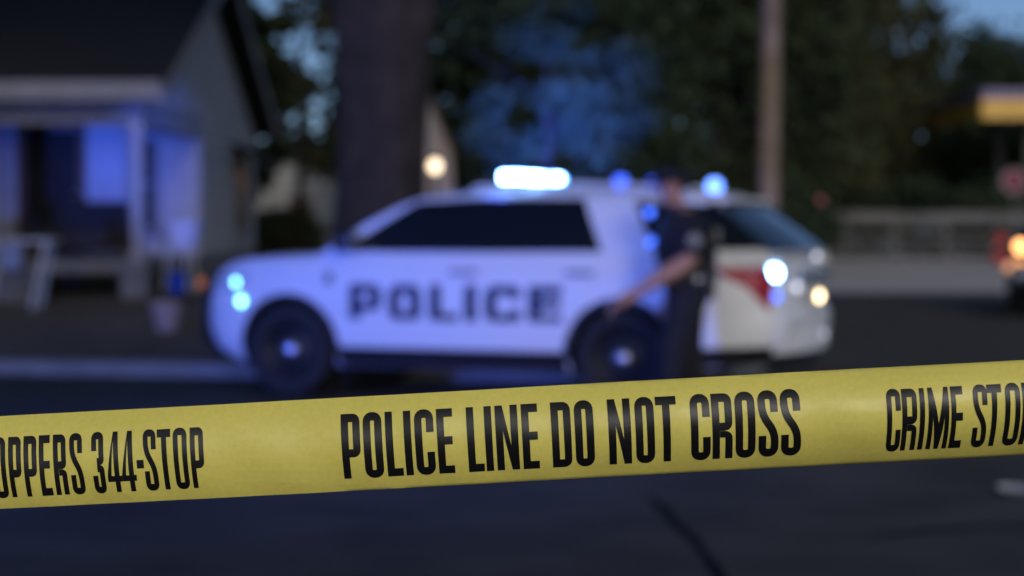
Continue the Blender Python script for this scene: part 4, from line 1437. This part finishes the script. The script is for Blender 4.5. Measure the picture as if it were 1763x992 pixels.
# legs: mid stride
def leg(y, hipx, kneex, kneez, ankx, ankz, toex):
    a = jt((hipx, y, .90), (.13, .13), pel)
    b = jt(((hipx + kneex) / 2, y * 1.02, (.90 + kneez) / 2), (.118, .118), a)
    c = jt((kneex, y * 1.02, kneez), (.095, .095), b)
    d = jt(((kneex * .6 + ankx * .4), y, kneez * .65 + ankz * .35), (.09, .09), c)
    e = jt((ankx, y, ankz), (.045, .045), d)
    f = jt((ankx - .02 * (1 if toex < ankx else -1), y, .05), (.045, .045), e)
    g = jt(((ankx + toex) / 2, y, .045), (.044, .040), f)
    jt((toex, y, .035), (.036, .030), g)
leg(-.10, .02, -.09, .50, -.10, .11, -.30)
leg(.10, .05, .06, .49, .16, .12, -.04)
bme = skin_mesh('body', V, E, RD)
bo = mlink('body', bme, [unif, skin, leather], person, True)
for pg in bme.polygons:
    c = pg.center
    k = 0
    if c.z > 1.505: k = 1
    elif c.y < -.248 and c.x < .03 and c.z < 1.235 and c.z > .7: k = 1
    elif c.y > .20 and c.z < 1.20 and c.z > .7: k = 1
    elif c.z < .16: k = 2
    pg.material_index = k
# fingers, both hands
def fingers(base, dirn, side, up):
    mb_v, mb_e, mb_r = [], [], []
    base, dirn, side, up = Vector(base), Vector(dirn).normalized(), Vector(side).normalized(), Vector(up).normalized()
    out = []
    for i, (ln, off) in enumerate(((.070, -.030), (.080, -.010), (.075, .011), (.058, .030))):
        b = base + side * off
        vs = [b - dirn * .02, b + dirn * ln * .45 - up * .006, b + dirn * ln * .8 - up * .026, b + dirn * ln * .95 - up * .048]
        me = skin_mesh('finger', [tuple(v) for v in vs], [(0, 1), (1, 2), (2, 3)], [.0105, .0095, .0085, .007], 0, 1)
        mlink('finger', me, skin, bo, True)
    b = base - dirn * .055 - side * .030
    vs = [b, b - side * .030 + dirn * .02 - up * .01, b - side * .036 + dirn * .052 - up * .022]
    me = skin_mesh('thumb', [tuple(v) for v in vs], [(0, 1), (1, 2)], [.012, .0105, .009], 0, 1)
    mlink('thumb', me, skin, bo, True)
fingers((-.49, -.30, .852), (-.8, 0, -.55), (0, 1, 0), (-.5, 0, .8))
fingers((-.055, .25, .785), (-.2, 0, -1), (-1, 0, .2), (0, 1, 0))
# face
face = MB()
face.tube([(-.170, 0, 1.685), (-.200, 0, 1.645), (-.178, 0, 1.632)], [.010, .017, .010], 8)
face.build('nose', skin, bo, True)
for s in (-1, 1):
    MB().ball((-.078, s * .082, 1.66), (.022, .012, .034), 10, 8).build('ear', skin, bo, True)
    MB().ball((-.166, s * .030, 1.682), .011, 8, 6).build('eye', M['lamp'], bo, True)
MB().tube([(-.166, -.024, 1.598), (-.176, 0, 1.596), (-.166, .024, 1.598)], .006, 6).build('mouth', mat('lips', (.26, .10, .08), rough=.5), bo, True)
MB().ball((-.030, 0, 1.715), (.082, .076, .070), 16, 10).build('hair', hairm, person, True)
# cap: crown and peak
cp = MB().lathe([(.001, 1.815), (.06, 1.812), (.095, 1.795), (.112, 1.755), (.113, 1.715)], c=(-.075, 0, 0), axis='Z', n=24).build('cap', unif, person, True)
vs = []
for k in range(11):
    a = math.pi * .5 + math.pi * (.14 + .72 * k / 10)
    for rr, z in ((.108, 1.722), (.150, 1.712), (.185, 1.698)):
        vs.append((-.075 + rr * math.cos(a), .92 * rr * math.sin(a), z))
pk = mobj('peak', vs, grid_faces(11, 3), unif, cp, True)
sm = pk.modifiers.new('thickness', 'SOLIDIFY'); sm.thickness = .006
# shirt: collar, sleeve hems, patch, badge; belt with gear
MB().lathe([(.105, 1.462), (.098, 1.49), (.086, 1.545), (.076, 1.548)], c=(-.03, 0, 0), axis='Z', n=20).build('collar', unif, person, True)
for sg, e, q in ((-1, (-.034, -.294, 1.185), (.0, -.268, 1.36)), (1, (.06, .262, 1.19), (.0, .237, 1.335))):
    MB().tube([q, e], [.090, .084], 16, cap=False).build('sleeve', unif, person, True)
patchm = mat('grey_patch', (.20, .19, .18), (.30, .28, .26), 40, rough=.8)
MB().add(*disc((-.02, -.372, 1.30), (0, -1, .15), .045, .004, 16, .1)).build('shoulder_patch', patchm, person, True)
belt = MB().lathe([(.185, -.028), (.195, -.024), (.195, .024), (.185, .028)], c=(0, 0, 0), axis='Z', n=28)
bv = [(x * 1.0 + .03, y * 1.06, z + 1.035) for x, y, z in belt.v]
bt = mobj('duty_belt', bv, belt.f, leather, person, True)
MB().box((-.10, -.20, 1.03), (.06, .04, .09)).build('pouch', leather, bt, bevel=.008)
MB().box((.13, -.185, .98), (.06, .06, .20)).box((.135, -.185, 1.10), (.075, .04, .06)).build('holster', leather, bt, bevel=.01)
MB().add(*disc((.055, -.222, 1.02), (.3, -1, 0), .034, .012)).build('handcuff_case_stud', mat('worn_steel', (.45, .45, .46), rough=.3, metal=.9), bt, True)
MB().box((.20, -.06, 1.33), (.035, .055, .10)).build('radio', M['grey'], person, bevel=.006)

person.scale = (1.16, 1.12, 1.0)

# ================================================================== THE BARRIER TAPE
TW = 163.0
def tape_depth(px): return 1.530 - .070 * max(-.8, min(1.8, px / 1763.0))
def tape_pt(px, v, lift=0.0):
    """point on the tape: px runs along it, v from the upper (0) to the lower edge (1)"""
    D = tape_depth(px)
    c = max(-1.6, min(1.8, (px - 881.5) / 881.5))
    ytop = 717.4 - .0553 * px + 1.2 * math.sin(px / 260.0) * .4
    tw = 160.0 + 7.6 * max(-.8, min(1.8, px / 1763.0))
    p = unp(px + .0553 * tw * v, ytop + tw * v, D)
    k = .016 + .007 * max(-.4, c)                            # how round the tape is across
    v0 = .44 - .05 * c
    d = k * ((v - v0) / .5) ** 2 - k * .5
    d += .0012 * math.sin(px / 71.0 + 3 * v) * (1 - v) + .0006 * math.sin(px / 23.0 - 5 * v)
    fwd = Vector((0, math.cos(PITCH), -math.sin(PITCH)))
    return p + fwd * (d - lift)

tapem = bpy.data.materials.new('yellow_tape')
tapem.use_nodes = True
nt = tapem.node_tree
b = nt.nodes['Principled BSDF']
b.inputs['Roughness'].default_value = .42
b.inputs['Specular IOR Level'].default_value = .55
tc = nt.nodes.new('ShaderNodeTexCoord')
nz = nt.nodes.new('ShaderNodeTexNoise'); nz.inputs['Scale'].default_value = 220; nz.inputs['Detail'].default_value = 6
nt.links.new(tc.outputs['Object'], nz.inputs['Vector'])
cr = nt.nodes.new('ShaderNodeValToRGB')
cr.color_ramp.elements[0].position = .3; cr.color_ramp.elements[0].color = (.84, .735, .15, 1)
cr.color_ramp.elements[1].position = .7; cr.color_ramp.elements[1].color = (.90, .795, .18, 1)
nt.links.new(nz.outputs['Fac'], cr.inputs['Fac'])
nt.links.new(cr.outputs['Color'], b.inputs['Base Color'])
n2 = nt.nodes.new('ShaderNodeTexNoise'); n2.inputs['Scale'].default_value = 45; n2.inputs['Detail'].default_value = 3
nt.links.new(tc.outputs['Object'], n2.inputs['Vector'])
bp = nt.nodes.new('ShaderNodeBump'); bp.inputs['Strength'].default_value = .16; bp.inputs['Distance'].default_value = .002
mpg = nt.nodes.new('ShaderNodeMapping'); mpg.inputs['Scale'].default_value = (5, 5, 150)
n3 = nt.nodes.new('ShaderNodeTexNoise'); n3.inputs['Scale'].default_value = 1.0; n3.inputs['Detail'].default_value = 4
nt.links.new(tc.outputs['Object'], mpg.inputs['Vector']); nt.links.new(mpg.outputs['Vector'], n3.inputs['Vector'])
ad = nt.nodes.new('ShaderNodeMath'); ad.operation = 'ADD'
nt.links.new(n2.outputs['Fac'], ad.inputs[0]); nt.links.new(n3.outputs['Fac'], ad.inputs[1])
nt.links.new(ad.outputs['Value'], bp.inputs['Height'])
nt.links.new(bp.outputs['Normal'], b.inputs['Normal'])

pxs = [-5300 + 50 * i for i in range(0, 100)] + [-300 + 20 * i for i in range(0, 121)] + [2150 + 50 * i for i in range(0, 100)]
nv = 32
front, back = [], []
for px in pxs:
    for j in range(nv + 1):
        front.append(tape_pt(px, j / nv))
        back.append(tape_pt(px, j / nv, -.0004))
N = len(front)
gf = grid_faces(len(pxs), nv + 1)
fs = gf + [tuple(N + i for i in reversed(q)) for q in gf]
W1 = nv + 1
for i in range(len(pxs) - 1):
    a, c2 = i * W1, (i + 1) * W1
    fs.append((a, c2, N + c2, N + a)); fs.append((c2 + nv, a + nv, N + a + nv, N + c2 + nv))
tape = mobj('barrier_tape', front + back, fs, tapem, None, True)
tape.data.set_sharp_from_angle(angle=R(50))
tag(tape, 'yellow plastic barrier tape with black lettering stretched across the foreground', 'tape')
ink = mat('black_ink', (.006, .006, .008), rough=.42, spec=.5)

def tape_letter(ch, x0, x1, v0, v1, tv, th, rad):
    """x0..x1: columns of its upper edge"""
    Hpx = (v1 - v0) * TW
    w = (x1 - x0) / Hpx
    def mp(gx, gy):
        v = v1 + (v0 - v1) * gy
        return tape_pt(x0 + gx * Hpx - .0553 * TW * v0, v, .0006)
    letter_obj('letter', ch, w, tv, th, rad, mp, ink, tape, fine=.03125)

MAIN = [('P', 586.7, 619), ('O', 624.3, 656.5), ('L', 662.4, 689.6), ('I', 694, 706), ('C', 712.5, 745.3), ('E', 750.6, 778),
        ('L', 801.8, 829), ('I', 832.3, 844.7), ('N', 851, 889.4), ('E', 895.9, 923.8), ('D', 946.4, 980), ('O', 986.4, 1018.8),
        ('N', 1043.8, 1082.4), ('O', 1090, 1122.4), ('T', 1125.8, 1161), ('C', 1184.4, 1217.7), ('R', 1221.3, 1255.8), ('O', 1261, 1295), ('S', 1300.4, 1334.2), ('S', 1339, 1373)]
for ch, a, b_ in MAIN:
    ov = .006 if ch in 'OCS' else 0
    tape_letter(ch, a, b_, .170 - ov, .858 + ov, .112, .125, .15)
def run(items, tv=.078, th=.130):
    for ch, a, b_ in items:
        ov = .006 if ch in 'OCS3' else 0
        tape_letter(ch, a, b_, .222 - ov, .874 + ov, tv if ch != 'T' else tv * 1.05, th if ch in 'ETLPRD' else .115, .15)
run([('O', -12, 11), ('P', 16, 37.5), ('P', 42, 64), ('E', 68, 87), ('R', 92.5, 114.5), ('S', 121, 143), ('3', 159, 179.5), ('4', 184, 208.5), ('4', 208.6, 233),
     ('-', 235, 247), ('S', 247.5, 269.5), ('T', 272, 295), ('O', 299, 322.5), ('P', 328, 350.5)])
run([('C', 1520.5, 1544), ('R', 1546.5, 1571.5), ('I', 1576.5, 1586), ('M', 1591, 1626), ('E', 1630, 1650.5), ('S', 1668, 1692), ('T', 1692, 1716.5), ('O', 1722.5, 1748), ('P', 1752, 1776)])
run([('C', -209, -186), ('R', -181, -158), ('I', -153, -144), ('M', -138, -103), ('E', -97, -78), ('S', -63, -41), ('T', -38.5, -15.5)])
run([('P', 1780, 1804), ('E', 1809, 1830), ('R', 1835, 1859), ('S', 1864, 1888)])
run([(ch, a + 1748, b_ + 1748) for ch, a, b_ in [('3', 159, 179.5), ('4', 184, 208.5), ('4', 208.6, 233), ('-', 235, 247), ('S', 247.5, 269.5), ('T', 272, 295), ('O', 299, 322.5), ('P', 328, 350.5)]])
# the same words go on along the tape on both sides
for off in (-1790, 1775):
    for ch, a, b_ in MAIN:
        ov = .006 if ch in 'OCS' else 0
        tape_letter(ch, a + off, b_ + off, .170 - ov, .858 + ov, .112, .125, .15)
